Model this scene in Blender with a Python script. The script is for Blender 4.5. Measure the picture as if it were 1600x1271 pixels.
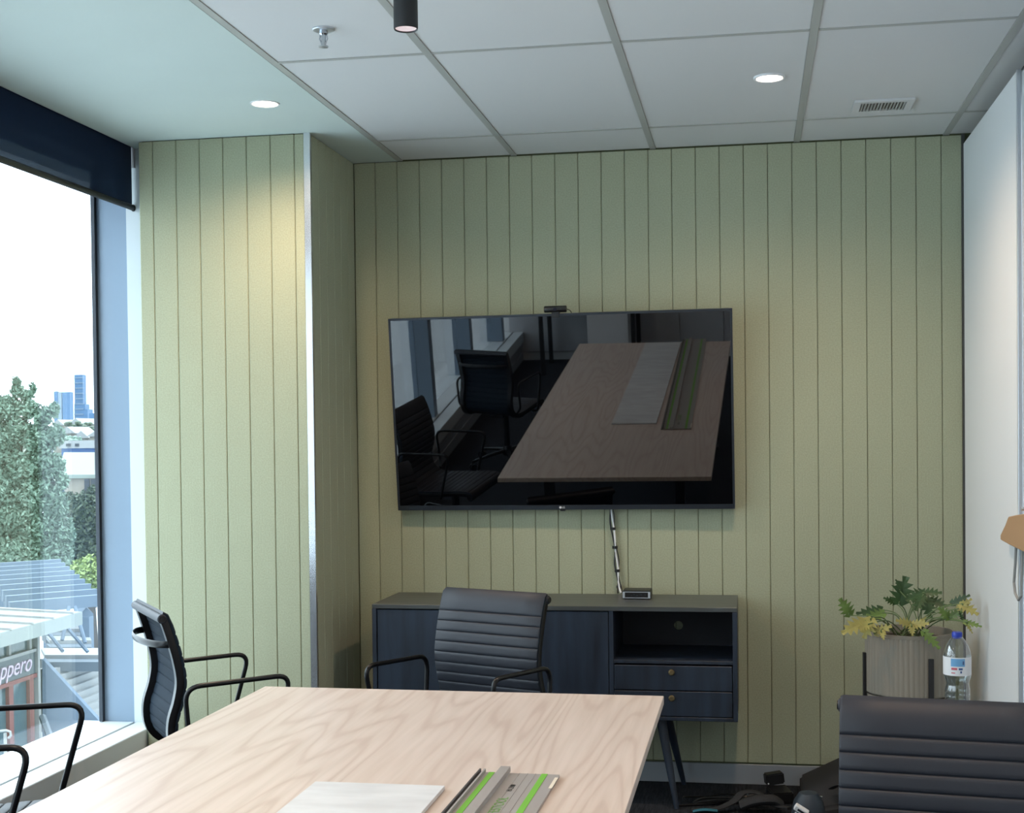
import bpy, bmesh, math, random
import numpy as np
from mathutils import Vector, Matrix
random.seed(7)
for o in list(bpy.data.objects): bpy.data.objects.remove(o)
SC = bpy.context.scene
COL = SC.collection
PI = math.pi

# ------------------------------------------------------------------ camera
F, CY = 2133.1, 726.57
YAW, PITCH, ROLL, CH = 0.173374, -0.019899, 0.0113148, 1.48
RM = Matrix.Rotation(YAW, 3, 'Z') @ Matrix.Rotation(PITCH, 3, 'X') @ Matrix.Rotation(ROLL, 3, 'Y')
cam_d = bpy.data.cameras.new('camera'); cam = bpy.data.objects.new('camera', cam_d); COL.objects.link(cam)
r_, f_, u_ = RM.col[0], RM.col[1], RM.col[2]
cam.matrix_world = Matrix(((r_.x, u_.x, -f_.x, 0), (r_.y, u_.y, -f_.y, 0), (r_.z, u_.z, -f_.z, CH), (0, 0, 0, 1)))
cam_d.sensor_fit = 'HORIZONTAL'; cam_d.sensor_width = 36; cam_d.lens = F * 36 / 1600
cam_d.shift_x = 0; cam_d.shift_y = (CY - 635.5) / 1600
cam_d.clip_start = .05; cam_d.clip_end = 9000
SC.camera = cam

def ray(x, y): return RM @ Vector(((x - 800) / F, 1, -(y - CY) / F))
def aty(x, y, Y): d = ray(x, y); return Vector((0, 0, CH)) + d * (Y / d.y)
def atx(x, y, X): d = ray(x, y); return Vector((0, 0, CH)) + d * (X / d.x)
def atz(x, y, Z): d = ray(x, y); return Vector((0, 0, CH)) + d * ((Z - CH) / d.z)
def atd(x, y, D): return Vector((0, 0, CH)) + ray(x, y) * D

# ------------------------------------------------------------------ view, world, sun, window portal
vs = SC.view_settings
vs.view_transform = 'Standard'; vs.look = 'None'; vs.gamma = 1; vs.use_curve_mapping = False
vs.exposure = 0.10
SKY = 3.9; DOWN = 1.05; SUN = 1.6
w = bpy.data.worlds.new('world'); SC.world = w; w.use_nodes = True
nt = w.node_tree; nt.nodes.clear()
out = nt.nodes.new('ShaderNodeOutputWorld'); bg = nt.nodes.new('ShaderNodeBackground')
tc = nt.nodes.new('ShaderNodeTexCoord'); mp = nt.nodes.new('ShaderNodeMapping'); mp.inputs['Scale'].default_value = (1, 1, 3.2)
ns = nt.nodes.new('ShaderNodeTexNoise'); ns.inputs['Scale'].default_value = 3.0; ns.inputs['Detail'].default_value = 6
cr = nt.nodes.new('ShaderNodeValToRGB')
cr.color_ramp.elements[0].position = .36; cr.color_ramp.elements[0].color = (.12, .14, .16, 1)
cr.color_ramp.elements[1].position = .47; cr.color_ramp.elements[1].color = (.79, .92, 1.0, 1)
nt.links.new(tc.outputs['Generated'], mp.inputs['Vector']); nt.links.new(mp.outputs['Vector'], ns.inputs['Vector'])
nt.links.new(ns.outputs['Fac'], cr.inputs['Fac']); nt.links.new(cr.outputs['Color'], bg.inputs['Color'])
sx_ = nt.nodes.new('ShaderNodeSeparateXYZ'); cl = nt.nodes.new('ShaderNodeMath'); cl.operation = 'MAXIMUM'; cl.inputs[1].default_value = 0
el = nt.nodes.new('ShaderNodeMath'); el.operation = 'MULTIPLY_ADD'; el.inputs[1].default_value = 2 * SKY; el.inputs[2].default_value = SKY   # overcast sky law 1 + 2 sin(elevation)
nt.links.new(tc.outputs['Generated'], sx_.inputs[0]); nt.links.new(sx_.outputs['Z'], cl.inputs[0]); nt.links.new(cl.outputs[0], el.inputs[0]); nt.links.new(el.outputs[0], bg.inputs['Strength'])
nt.links.new(bg.outputs['Background'], out.inputs['Surface'])
sd = bpy.data.lights.new('sun', 'SUN'); sun = bpy.data.objects.new('sun', sd); COL.objects.link(sun)
sd.energy = SUN; sd.angle = .02; sd.color = (1, .95, .86)
sun.rotation_euler = Vector((.62, -.25, .74)).to_track_quat('Z', 'Y').to_euler()
pd = bpy.data.lights.new('window_portal', 'AREA'); po = bpy.data.objects.new('window_portal', pd); COL.objects.link(po)
pd.shape = 'RECTANGLE'; pd.size = 7.3; pd.size_y = 2.4; pd.cycles.is_portal = True
po.location = (-2.72, 1.75, 1.5); po.rotation_euler = Vector((-1, 0, 0)).to_track_quat('Z', 'Y').to_euler()

# ------------------------------------------------------------------ helpers
ORG = {}
def tag(o, label=None, cat=None, group=None, kind=None):
    if label: o['label'] = label
    if cat: o['category'] = cat
    if group: o['group'] = group
    if kind: o['kind'] = kind
    return o
def empty(name, loc=(0, 0, 0), label=None, cat=None, group=None, kind=None, rz=0):
    o = bpy.data.objects.new(name, None); COL.objects.link(o); o.location = loc; o.rotation_euler = (0, 0, rz)
    o.empty_display_size = .05
    ORG[o.name] = Vector(loc); return tag(o, label, cat, group, kind)
class MB:
    def __init__(s): s.bm = bmesh.new()
    def box(s, x0, x1, y0, y1, z0, z1, M=None, mi=0):
        vs = [s.bm.verts.new((x, y, z)) for z in (z0, z1) for y in (y0, y1) for x in (x0, x1)]
        fs = []
        for q in ((0, 2, 3, 1), (4, 5, 7, 6), (0, 1, 5, 4), (2, 6, 7, 3), (0, 4, 6, 2), (1, 3, 7, 5)):
            fc = s.bm.faces.new([vs[i] for i in q]); fc.material_index = mi; fs.append(fc)
        if M is not None:
            for v in vs: v.co = M @ v.co
        return vs
    def quad(s, pts, mi=0):
        fc = s.bm.faces.new([s.bm.verts.new(p) for p in pts]); fc.material_index = mi; return fc
    def prism(s, poly, a, b, axis='z'):
        def P(p, h):
            return {'z': (p[0], p[1], h), 'y': (p[0], h, p[1]), 'x': (h, p[0], p[1])}[axis]
        A = [s.bm.verts.new(P(p, a)) for p in poly]; B = [s.bm.verts.new(P(p, b)) for p in poly]
        n = len(poly)
        s.bm.faces.new(A); s.bm.faces.new(B[::-1])
        for i in range(n): s.bm.faces.new((A[i], B[i], B[(i + 1) % n], A[(i + 1) % n]))
        return A + B
    def tube(s, pts, r, n=10, closed=False, sc=(1, 1), up=None, caps=True):
        pts = [Vector(p) for p in pts]; m = len(pts)
        rr = r if isinstance(r, (list, tuple)) else [r] * m
        ref = Vector(up) if up else None; rings = []; prev = None
        for i in range(m):
            if closed: t = pts[(i + 1) % m] - pts[i - 1]
            else: t = pts[min(i + 1, m - 1)] - pts[max(i - 1, 0)]
            t.normalize()
            if ref is not None: a = ref - t * ref.dot(t)
            elif prev is None:
                g = Vector((0, 0, 1)) if abs(t.z) < .9 else Vector((1, 0, 0)); a = g - t * g.dot(t)
            else: a = prev - t * prev.dot(t)
            if a.length < 1e-6: a = t.orthogonal()
            a.normalize(); prev = a; b = t.cross(a)
            rings.append([s.bm.verts.new(pts[i] + (a * math.cos(q) * sc[0] + b * math.sin(q) * sc[1]) * rr[i]) for q in [2 * PI * k / n for k in range(n)]])
        for i in range(m if closed else m - 1):
            A, B = rings[i], rings[(i + 1) % m]
            for k in range(n): s.bm.faces.new((A[k], A[(k + 1) % n], B[(k + 1) % n], B[k]))
        if not closed and caps: s.bm.faces.new(rings[0][::-1]); s.bm.faces.new(rings[-1])
        return rings
    def lathe(s, prof, c=(0, 0, 0), n=32, fn=None, mi=0, caps=True):
        c = Vector(c); rings = []
        for (r, z) in prof:
            ring = []
            for k in range(n):
                a = 2 * PI * k / n; q = r * (fn(a, z) if fn else 1)
                ring.append(s.bm.verts.new(c + Vector((q * math.cos(a), q * math.sin(a), z))))
            rings.append(ring)
        for A, B in zip(rings, rings[1:]):
            for k in range(n):
                fc = s.bm.faces.new((A[k], A[(k + 1) % n], B[(k + 1) % n], B[k])); fc.material_index = mi
        if caps:
            for R in (rings[0], rings[-1][::-1]):
                try: s.bm.faces.new(R)
                except ValueError: pass
    def xf(s, M):
        for v in s.bm.verts: v.co = M @ v.co
        return s
    def build(s, name, mat, parent=None, bevel=0, seg=1, smooth=False, wnorm=False, loc=None, local=False):
        bmesh.ops.remove_doubles(s.bm, verts=s.bm.verts, dist=1e-6)
        bmesh.ops.recalc_face_normals(s.bm, faces=s.bm.faces)
        if bevel:
            es = [e for e in s.bm.edges if len(e.link_faces) == 2 and e.calc_face_angle(0) > .5]
            bmesh.ops.bevel(s.bm, geom=es, offset=bevel, segments=seg, affect='EDGES', clamp_overlap=True)
        org = Vector((0, 0, 0))
        if parent is not None and not local: org = ORG.get(parent.name, Vector((0, 0, 0)))
        if parent is None and loc is not None: org = Vector(loc)
        for v in s.bm.verts: v.co -= org
        me = bpy.data.meshes.new(name); s.bm.to_mesh(me); s.bm.free()
        for m in (mat if isinstance(mat, (list, tuple)) else [mat]): me.materials.append(m)
        if smooth:
            me.polygons.foreach_set('use_smooth', [True] * len(me.polygons))
            me.set_sharp_from_angle(angle=.7)
        o = bpy.data.objects.new(name, me); COL.objects.link(o)
        if parent is not None: o.parent = parent; ORG[o.name] = ORG.get(parent.name, Vector((0, 0, 0)))
        else: o.location = org; ORG[o.name] = org
        return o
def copy_tree(o, parent=None):
    c = o.copy(); COL.objects.link(c)
    if parent is not None: c.parent = parent
    for ch in list(o.children): copy_tree(ch, c)
    return c
def rbox(name, mat, b, parent=None, bevel=.002, seg=1, M=None):
    m = MB(); m.box(*b, M=M); return m.build(name, mat, parent, bevel, seg)
def spline(pts, n, closed=False):
    P = [np.array(p, float) for p in pts]; k = len(P); o = []
    for i in range(k - 1):
        p0, p1, p2, p3 = P[max(i - 1, 0)], P[i], P[i + 1], P[min(i + 2, k - 1)]
        for t in np.linspace(0, 1, n, endpoint=False):
            o.append(.5 * ((2 * p1) + (-p0 + p2) * t + (2 * p0 - 5 * p1 + 4 * p2 - p3) * t * t + (-p0 + 3 * p1 - 3 * p2 + p3) * t ** 3))
    o.append(P[-1]); return np.array(o)
def fillet(pts, r, n=6):
    P = [Vector(p) for p in pts]; o = [P[0]]
    for i in range(1, len(P) - 1):
        a = (P[i - 1] - P[i]); b = (P[i + 1] - P[i]); rr = min(r, a.length * .49, b.length * .49)
        a = P[i] + a.normalized() * rr; b = P[i] + b.normalized() * rr
        for k in range(n + 1):
            t = k / n; o.append(a * (1 - t) ** 2 + P[i] * 2 * t * (1 - t) + b * t * t)
    o.append(P[-1]); return o
def text(name, s, size, M, mat, parent=None, ext=.0004, shear=0, space=1):
    cu = bpy.data.curves.new('t', 'FONT'); cu.body = s; cu.size = size; cu.extrude = ext; cu.shear = shear
    cu.align_x = 'CENTER'; cu.align_y = 'CENTER'; cu.space_character = space
    to = bpy.data.objects.new('t', cu); COL.objects.link(to)
    dg = bpy.context.evaluated_depsgraph_get(); me = bpy.data.meshes.new_from_object(to.evaluated_get(dg))
    bpy.data.objects.remove(to)
    me.transform(M)
    if parent is not None: me.transform(Matrix.Translation(-ORG.get(parent.name, Vector((0, 0, 0)))))
    me.name = name; me.materials.clear(); me.materials.append(mat)
    o = bpy.data.objects.new(name, me); COL.objects.link(o)
    if parent is not None: o.parent = parent; ORG[o.name] = ORG.get(parent.name, Vector((0, 0, 0)))
    return o

# ------------------------------------------------------------------ materials
def lin(r, g, b):
    f = lambda c: (c / 255 / 12.92) if c / 255 <= .04045 else ((c / 255 + .055) / 1.055) ** 2.4
    return (f(r), f(g), f(b), 1)
def mat(name, rgb, rough=.5, metal=0, spec=.5, noise=None, bump=None, coat=0, emit=None, ior=None, alpha=None, sheen=0, trans=0):
    m = bpy.data.materials.new(name); m.use_nodes = True; t = m.node_tree; p = t.nodes['Principled BSDF']
    c = lin(*rgb); p.inputs['Base Color'].default_value = c; p.inputs['Roughness'].default_value = rough
    p.inputs['Metallic'].default_value = metal; p.inputs['Specular IOR Level'].default_value = spec
    p.inputs['Coat Weight'].default_value = coat; p.inputs['Sheen Weight'].default_value = sheen
    p.inputs['Transmission Weight'].default_value = trans
    if ior: p.inputs['IOR'].default_value = ior
    if emit: p.inputs['Emission Color'].default_value = lin(*emit[0]); p.inputs['Emission Strength'].default_value = emit[1]
    if noise or bump:
        tcn = t.nodes.new('ShaderNodeTexCoord'); mpn = t.nodes.new('ShaderNodeMapping'); t.links.new(tcn.outputs['Object'], mpn.inputs['Vector'])
    if noise:   # (scale, amount, xyz scale)
        sc, am, xyz = noise; mpn.inputs['Scale'].default_value = xyz
        n = t.nodes.new('ShaderNodeTexNoise'); n.inputs['Scale'].default_value = sc; n.inputs['Detail'].default_value = 4
        t.links.new(mpn.outputs['Vector'], n.inputs['Vector'])
        r = t.nodes.new('ShaderNodeValToRGB'); r.color_ramp.elements[0].position = .3; r.color_ramp.elements[1].position = .7
        r.color_ramp.elements[0].color = tuple(max(0, v * (1 - am)) for v in c[:3]) + (1,)
        r.color_ramp.elements[1].color = tuple(min(1, v * (1 + am)) for v in c[:3]) + (1,)
        t.links.new(n.outputs['Fac'], r.inputs['Fac']); t.links.new(r.outputs['Color'], p.inputs['Base Color'])
    if bump:    # (scale, strength, distance)
        n2 = t.nodes.new('ShaderNodeTexNoise'); n2.inputs['Scale'].default_value = bump[0]; n2.inputs['Detail'].default_value = 3
        t.links.new(mpn.outputs['Vector'], n2.inputs['Vector'])
        b = t.nodes.new('ShaderNodeBump'); b.inputs['Strength'].default_value = bump[1]; b.inputs['Distance'].default_value = bump[2]
        t.links.new(n2.outputs['Fac'], b.inputs['Height']); t.links.new(b.outputs['Normal'], p.inputs['Normal'])
    return m
def glassmat(name, tint, f0=.04, rough=0.0, pw_=5):
    m = bpy.data.materials.new(name); m.use_nodes = True; t = m.node_tree; t.nodes.clear()
    o = t.nodes.new('ShaderNodeOutputMaterial'); mx = t.nodes.new('ShaderNodeMixShader')
    tr = t.nodes.new('ShaderNodeBsdfTransparent'); tr.inputs['Color'].default_value = tint
    gl = t.nodes.new('ShaderNodeBsdfGlossy'); gl.inputs['Roughness'].default_value = rough
    lw = t.nodes.new('ShaderNodeLayerWeight'); lw.inputs['Blend'].default_value = .5
    pw = t.nodes.new('ShaderNodeMath'); pw.operation = 'POWER'; pw.inputs[1].default_value = pw_
    fr = t.nodes.new('ShaderNodeMath'); fr.operation = 'MULTIPLY_ADD'; fr.inputs[1].default_value = 1 - f0; fr.inputs[2].default_value = f0
    t.links.new(lw.outputs['Facing'], pw.inputs[0]); t.links.new(pw.outputs[0], fr.inputs[0])
    t.links.new(fr.outputs[0], mx.inputs['Fac']); t.links.new(tr.outputs[0], mx.inputs[1]); t.links.new(gl.outputs[0], mx.inputs[2])
    t.links.new(mx.outputs[0], o.inputs['Surface']); return m
def woodmat(name, a, b, c, scale=3.9, ysc=.095, rough=.36, dist=21):
    m = bpy.data.materials.new(name); m.use_nodes = True; t = m.node_tree; p = t.nodes['Principled BSDF']
    p.inputs['Roughness'].default_value = rough
    tcn = t.nodes.new('ShaderNodeTexCoord'); mpn = t.nodes.new('ShaderNodeMapping'); mpn.inputs['Scale'].default_value = (1, ysc, 1)
    t.links.new(tcn.outputs['Object'], mpn.inputs['Vector'])
    n3 = t.nodes.new('ShaderNodeTexNoise'); n3.inputs['Scale'].default_value = scale; n3.inputs['Detail'].default_value = 2.5; n3.inputs['Roughness'].default_value = .4
    mu = t.nodes.new('ShaderNodeMath'); mu.operation = 'MULTIPLY'; mu.inputs[1].default_value = dist * 6
    sn = t.nodes.new('ShaderNodeMath'); sn.operation = 'SINE'; ma = t.nodes.new('ShaderNodeMath'); ma.operation = 'MULTIPLY_ADD'; ma.inputs[1].default_value = .5; ma.inputs[2].default_value = .5
    t.links.new(mpn.outputs['Vector'], n3.inputs['Vector']); t.links.new(n3.outputs['Fac'], mu.inputs[0]); t.links.new(mu.outputs[0], sn.inputs[0]); t.links.new(sn.outputs[0], ma.inputs[0])
    n = t.nodes.new('ShaderNodeTexNoise'); n.inputs['Scale'].default_value = 60; n.inputs['Detail'].default_value = 4
    mp2 = t.nodes.new('ShaderNodeMapping'); mp2.inputs['Scale'].default_value = (1, .04, 1)
    t.links.new(tcn.outputs['Object'], mp2.inputs['Vector']); t.links.new(mp2.outputs['Vector'], n.inputs['Vector'])
    r = t.nodes.new('ShaderNodeValToRGB'); e = r.color_ramp.elements
    e[0].position = 0; e[0].color = lin(*a); e[1].position = 1; e[1].color = lin(*c); x = e.new(.22); x.color = lin(*b)
    t.links.new(ma.outputs[0], r.inputs['Fac'])
    mx = t.nodes.new('ShaderNodeMix'); mx.data_type = 'RGBA'; mx.blend_type = 'MULTIPLY'; mx.inputs['Factor'].default_value = .55
    r2 = t.nodes.new('ShaderNodeValToRGB'); r2.color_ramp.elements[0].position = .3; r2.color_ramp.elements[0].color = (.8, .78, .75, 1)
    r2.color_ramp.elements[1].position = .65; r2.color_ramp.elements[1].color = (1, 1, 1, 1)
    t.links.new(n.outputs['Fac'], r2.inputs['Fac'])
    t.links.new(r.outputs['Color'], mx.inputs['A']); t.links.new(r2.outputs['Color'], mx.inputs['B'])
    t.links.new(mx.outputs['Result'], p.inputs['Base Color']); return m
M = {}
M['felt'] = mat('sage_felt', (165, 169, 144), .95, spec=.15, noise=(170, .10, (1, 1, 1)), bump=(260, .25, .002), sheen=.1)
M['felt_back'] = mat('sage_felt_shadow_joint', (92, 98, 72), .95, spec=.1)
M['plaster'] = mat('white_ceiling_plaster', (196, 209, 205), .9, spec=.2, noise=(3, .015, (1, 1, 1)))
M['tile'] = mat('ceiling_tile_white', (208, 210, 210), .9, spec=.2, bump=(300, .1, .001))
M['tee'] = mat('ceiling_grid_grey', (168, 170, 166), .55)
M['wallwhite'] = mat('white_wall_paint', (226, 229, 230), .6, spec=.3)
M['wallgrey'] = mat('grey_door_laminate', (196, 198, 202), .5, spec=.4)
M['darkgap'] = mat('dark_shadow_gap', (70, 72, 70), .8)
M['carpet'] = mat('charcoal_carpet', (40, 43, 48), .98, spec=.1, noise=(120, .5, (1, .08, 1)), bump=(400, .6, .004))
M['alu_skirt'] = mat('grey_skirting_metal', (158, 164, 170), .45, metal=.35)
M['alu'] = mat('anodised_aluminium', (200, 206, 212), .35, metal=.75)
M['alutrim'] = mat('bright_aluminium_trim', (225, 228, 232), .25, metal=.9)
M['frame'] = mat('window_frame_powdercoat', (128, 147, 166), .45, metal=.15)
M['framedark'] = mat('window_gasket_dark', (22, 30, 40), .5)
M['sill'] = mat('white_sill', (206, 214, 218), .35)
M['glass'] = glassmat('window_glass', (.97, .99, 1, 1), .085)
M['fabric'] = None
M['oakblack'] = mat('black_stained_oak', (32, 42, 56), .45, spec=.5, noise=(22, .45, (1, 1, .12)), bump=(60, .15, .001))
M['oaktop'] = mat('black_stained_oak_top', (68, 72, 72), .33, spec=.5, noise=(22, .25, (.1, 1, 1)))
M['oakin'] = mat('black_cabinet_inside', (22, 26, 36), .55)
M['brass'] = mat('aged_brass', (150, 132, 96), .35, metal=.9)
M['tvbody'] = mat('tv_black_plastic', (22, 24, 28), .35)
M['tvbezel'] = mat('tv_gunmetal_bezel', (48, 54, 62), .35, metal=.5)
M['screen'] = mat('tv_gloss_screen', (2, 3, 5), .015, ior=1.82, spec=.5)
M['white'] = mat('white_plastic', (228, 230, 232), .4)
M['black'] = mat('black_plastic', (16, 17, 19), .4)
M['blackmatte'] = mat('matte_black_metal', (24, 25, 28), .5)
M['blacksoft'] = mat('black_webbing', (30, 31, 34), .8, bump=(500, .5, .001))
M['backing'] = mat('dark_slate_chair_backing', (30, 40, 50), .8, spec=.12)
M['leather'] = mat('black_leatherette', (38, 41, 49), .48, spec=.35, bump=(500, .12, .0006))
M['chairmetal'] = mat('black_chair_enamel', (14, 15, 18), .3, spec=.35)
M['chrome'] = mat('polished_metal', (200, 205, 210), .15, metal=1)
M['wood'] = woodmat('pale_ash_laminate', (197, 179, 169), (206, 190, 180), (210, 195, 186))
M['woodedge'] = mat('ash_edge_band', (206, 184, 160), .5)
M['marble'] = mat('white_marbled_panel', (204, 206, 209), .45, noise=(18, .10, (.4, 1, 1)))
M['railalu'] = mat('guide_rail_anodised', (150, 146, 144), .5, metal=.1)
M['raildark'] = mat('guide_rail_dark_strip', (60, 58, 60), .6)
M['railgreen'] = mat('guide_rail_green_strip', (104, 168, 54), .6)
M['railtext'] = mat('guide_rail_green_print', (104, 150, 78), .6)
M['railpale'] = mat('guide_rail_worn_edge', (215, 206, 190), .6)
M['pot'] = mat('beige_fluted_pot', (134, 128, 116), .7)
M['soil'] = mat('dark_potting_soil', (52, 44, 36), .95, bump=(80, 1, .02))
M['leafdark'] = mat('dark_green_leaf', (48, 76, 36), .42, noise=(30, .25, (1, 1, 1)))
M['leafmid'] = mat('mid_green_leaf', (92, 118, 52), .45, noise=(30, .25, (1, 1, 1)))
M['leafyellow'] = mat('yellow_green_leaf', (150, 144, 78), .5, noise=(30, .2, (1, 1, 1)))
M['stem'] = mat('leaf_stalk', (98, 118, 76), .5)
M['pet'] = glassmat('clear_bottle_plastic', (.92, .95, .95, 1), .12, .05, 1.6)
M['water'] = glassmat('bottle_water', (.93, .96, .96, 1), .02, .03)
M['capblue'] = mat('blue_bottle_cap', (28, 58, 170), .4)
M['lblue'] = mat('label_blue_print', (112, 168, 212), .5)
M['lred'] = mat('label_red_print', (196, 92, 104), .5)
M['lnavy'] = mat('label_navy_print', (70, 92, 140), .5)
M['tan'] = mat('tan_leather', (176, 140, 104), .6)
M['strapgrey'] = mat('grey_cord', (150, 150, 146), .7)
M['teal'] = mat('teal_webbing', (32, 92, 108), .7)
M['yellowbox'] = mat('yellow_tool_box', (206, 164, 50), .5)

def fabric():
    m = bpy.data.materials.new('navy_screen_blind_fabric'); m.use_nodes = True; t = m.node_tree; t.nodes.clear()
    o = t.nodes.new('ShaderNodeOutputMaterial'); mx = t.nodes.new('ShaderNodeMixShader')
    tr = t.nodes.new('ShaderNodeBsdfTransparent'); df = t.nodes.new('ShaderNodeBsdfDiffuse'); df.inputs['Color'].default_value = lin(36, 48, 68)
    tr.inputs['Color'].default_value = (.75, .9, 1, 1)
    tcn = t.nodes.new('ShaderNodeTexCoord'); n = t.nodes.new('ShaderNodeTexNoise'); n.inputs['Scale'].default_value = 160
    mr = t.nodes.new('ShaderNodeMapRange'); mr.inputs['To Min'].default_value = 1 - .026; mr.inputs['To Max'].default_value = 1 - .004
    t.links.new(tcn.outputs['Object'], n.inputs['Vector']); t.links.new(n.outputs['Fac'], mr.inputs['Value'])
    t.links.new(mr.outputs[0], mx.inputs['Fac']); t.links.new(tr.outputs[0], mx.inputs[1]); t.links.new(df.outputs[0], mx.inputs[2])
    t.links.new(mx.outputs[0], o.inputs['Surface']); return m
M['fabric'] = fabric()

# ------------------------------------------------------------------ room shell
WB = 5.843        # plank face of the television wall
CZ = 2.70         # ceiling
XR = .865         # right wall face
XG = -2.70        # glass plane
YC, XCL, XCR = 5.227, -2.442, -1.718   # pier: front face, left and right faces
YF = -2.4         # wall behind
S = lambda o: tag(o, kind='structure')
S(rbox('floor', M['carpet'], (-2.80, 1.0, YF - .1, 6.05, -.12, 0), bevel=0))

# television wall: backing and tongue-and-groove planks
wb = S(rbox('wall_back', M['felt_back'], (-2.8, 1.0, WB + .012, WB + .15, 0, 2.80), bevel=0))
plank_cache = {}
def planks(parent, edges, axis, face, z0, z1, name='plank', depth=.012, c=.0028):
    """edges: successive joint coordinates; axis 'x' (face looks -Y) or 'y' (face looks +X)"""
    for a, b in zip(edges, edges[1:]):
        wdt = round(b - a, 4); key = (wdt, axis, z0, z1)
        if key not in plank_cache:
            g = .0009; m = MB()
            if axis == 'x': poly = [(g, depth), (g, c), (g + c, 0), (wdt - g - c, 0), (wdt - g, c), (wdt - g, depth)]
            else: poly = [(-depth, g), (-c, g), (0, g + c), (0, wdt - g - c), (-c, wdt - g), (-depth, wdt - g)]
            m.prism(poly, 0, z1 - z0, 'z')
            bmesh.ops.recalc_face_normals(m.bm, faces=m.bm.faces)
            me = bpy.data.meshes.new(name); m.bm.to_mesh(me); m.bm.free(); me.materials.append(M['felt']); plank_cache[key] = me
        o = bpy.data.objects.new(name, plank_cache[key]); COL.objects.link(o); o.parent = parent
        o.location = (a, face, z0) if axis == 'x' else (face, a, z0)
ed = [XCR] + [-1.622 + .1 * k for k in range(0, 25)] + [XR - .006]
planks(wb, ed, 'x', WB, .092, CZ - .004)
S(rbox('baseboard_back', M['alu_skirt'], (XCR, XR, WB - .006, WB + .011, 0, .084), bevel=.001))
S(rbox('trim_1', M['darkgap'], (XR - .008, XR + .004, WB - .006, WB + .011, .084, CZ), bevel=0))

# pier beside the window
wp = S(rbox('wall_pier', M['felt_back'], (XCL + .012, XCR - .012, YC + .012, 5.95, 0, 2.80), bevel=0))
planks(wp, [XCL] + [-2.381 + .1 * k for k in range(0, 7)] + [-1.741], 'x', YC, .092, CZ - .004)
planks(wp, [YC + .016] + [5.340 + .1 * k for k in range(0, 5)] + [WB], 'y', XCR, .092, CZ - .004)
m = MB(); m.prism([(-1.741, YC), (-1.741, YC - .003), (XCR + .003, YC - .003), (XCR + .003, YC + .016), (XCR - .012, YC + .016), (XCR - .012, YC + .012), (-1.741, YC + .012)], 0, CZ)
S(m.build('trim_2', M['alutrim']))
S(rbox('baseboard_pier', M['alu_skirt'], (XCL, XCR + .006, YC - .006, YC + .012, 0, .084), bevel=.001))
S(rbox('baseboard_pier_side', M['alu_skirt'], (XCR - .011, XCR + .006, YC + .012, WB - .006, 0, .084), bevel=.001))

# right wall: white panel, then the grey door leaf, with the shadow gap above
S(rbox('wall_right', M['wallwhite'], (XR, XR + .10, 4.705, WB + .012, 0, 2.662), bevel=.002))
S(rbox('trim_3', M['darkgap'], (XR + .045, 1.0, YF, WB + .012, 2.6, 2.80), bevel=0))
S(rbox('trim_4', M['alu'], (XR - .002, XR + .012, 4.690, 4.7045, 0, 2.662), bevel=.001))
d1 = S(rbox('door_1', M['wallgrey'], (XR + .012, XR + .08, 3.72, 4.688, .01, 2.652), bevel=.002))
S(rbox('wall_right_near', M['wallwhite'], (XR, XR + .10, YF, 3.70, 0, 2.662), bevel=.002))
S(rbox('baseboard_right', M['alu_skirt'], (XR - .012, XR, YF, 3.70, 0, .084), bevel=.001))
S(rbox('wall_front', M['wallwhite'], (-2.8, 1.0, YF - .1, YF, 0, 2.80), bevel=0))
wf = bpy.data.objects['wall_front']
for k in range(8): rbox('wall_panel', M['wallgrey'], (-2.6 + k * .44, -2.6 + k * .44 + .43, YF + .001, YF + .02, .09, 2.6), wf, .003)

# ceiling: slab, plaster margin, tiles and grid
ce = S(rbox('ceiling', M['plaster'], (-2.512, 1.0, YF - .1, 6.05, 2.745, 2.86), bevel=0))
XA, XB = -1.5097, -1.0017
rbox('plaster_margin', M['plaster'], (-2.512, XA - .012, YF, WB + .012, CZ, 2.745), ce, 0)
tx = [XA, XB] + [XB + .6 * k for k in (1, 2, 3)] + [XR + .045]
Y1 = 5.4526; ty = [WB + .012] + [Y1 - 1.2 * k for k in range(0, 7)]
ty = [v for v in ty if v > YF] + [YF]
for i in range(len(tx) - 1):
    for j in range(len(ty) - 1):
        rbox('ceiling_tile', M['tile'], (tx[i] + .0115, tx[i + 1] - .0115 if i < len(tx) - 2 else tx[i + 1], ty[j + 1] + .0075, ty[j] - .0075, CZ + .004, CZ + .022), ce, .002)
for i, x in enumerate(tx[:-1]):
    rbox('grid_rail', M['tee'], (x - .0125, x + .0125, YF, WB + .012, CZ + .001, CZ + .045), ce, 0)
for j, y in enumerate(ty[1:-1]):
    for i in range(len(tx) - 1):
        rbox('grid_cross_rail', M['tee'], (tx[i] + .0125, (tx[i + 1] - .0125) if i < len(tx) - 2 else tx[i + 1], y - .0085, y + .0085, CZ + .0015, CZ + .04), ce, 0)

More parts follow.
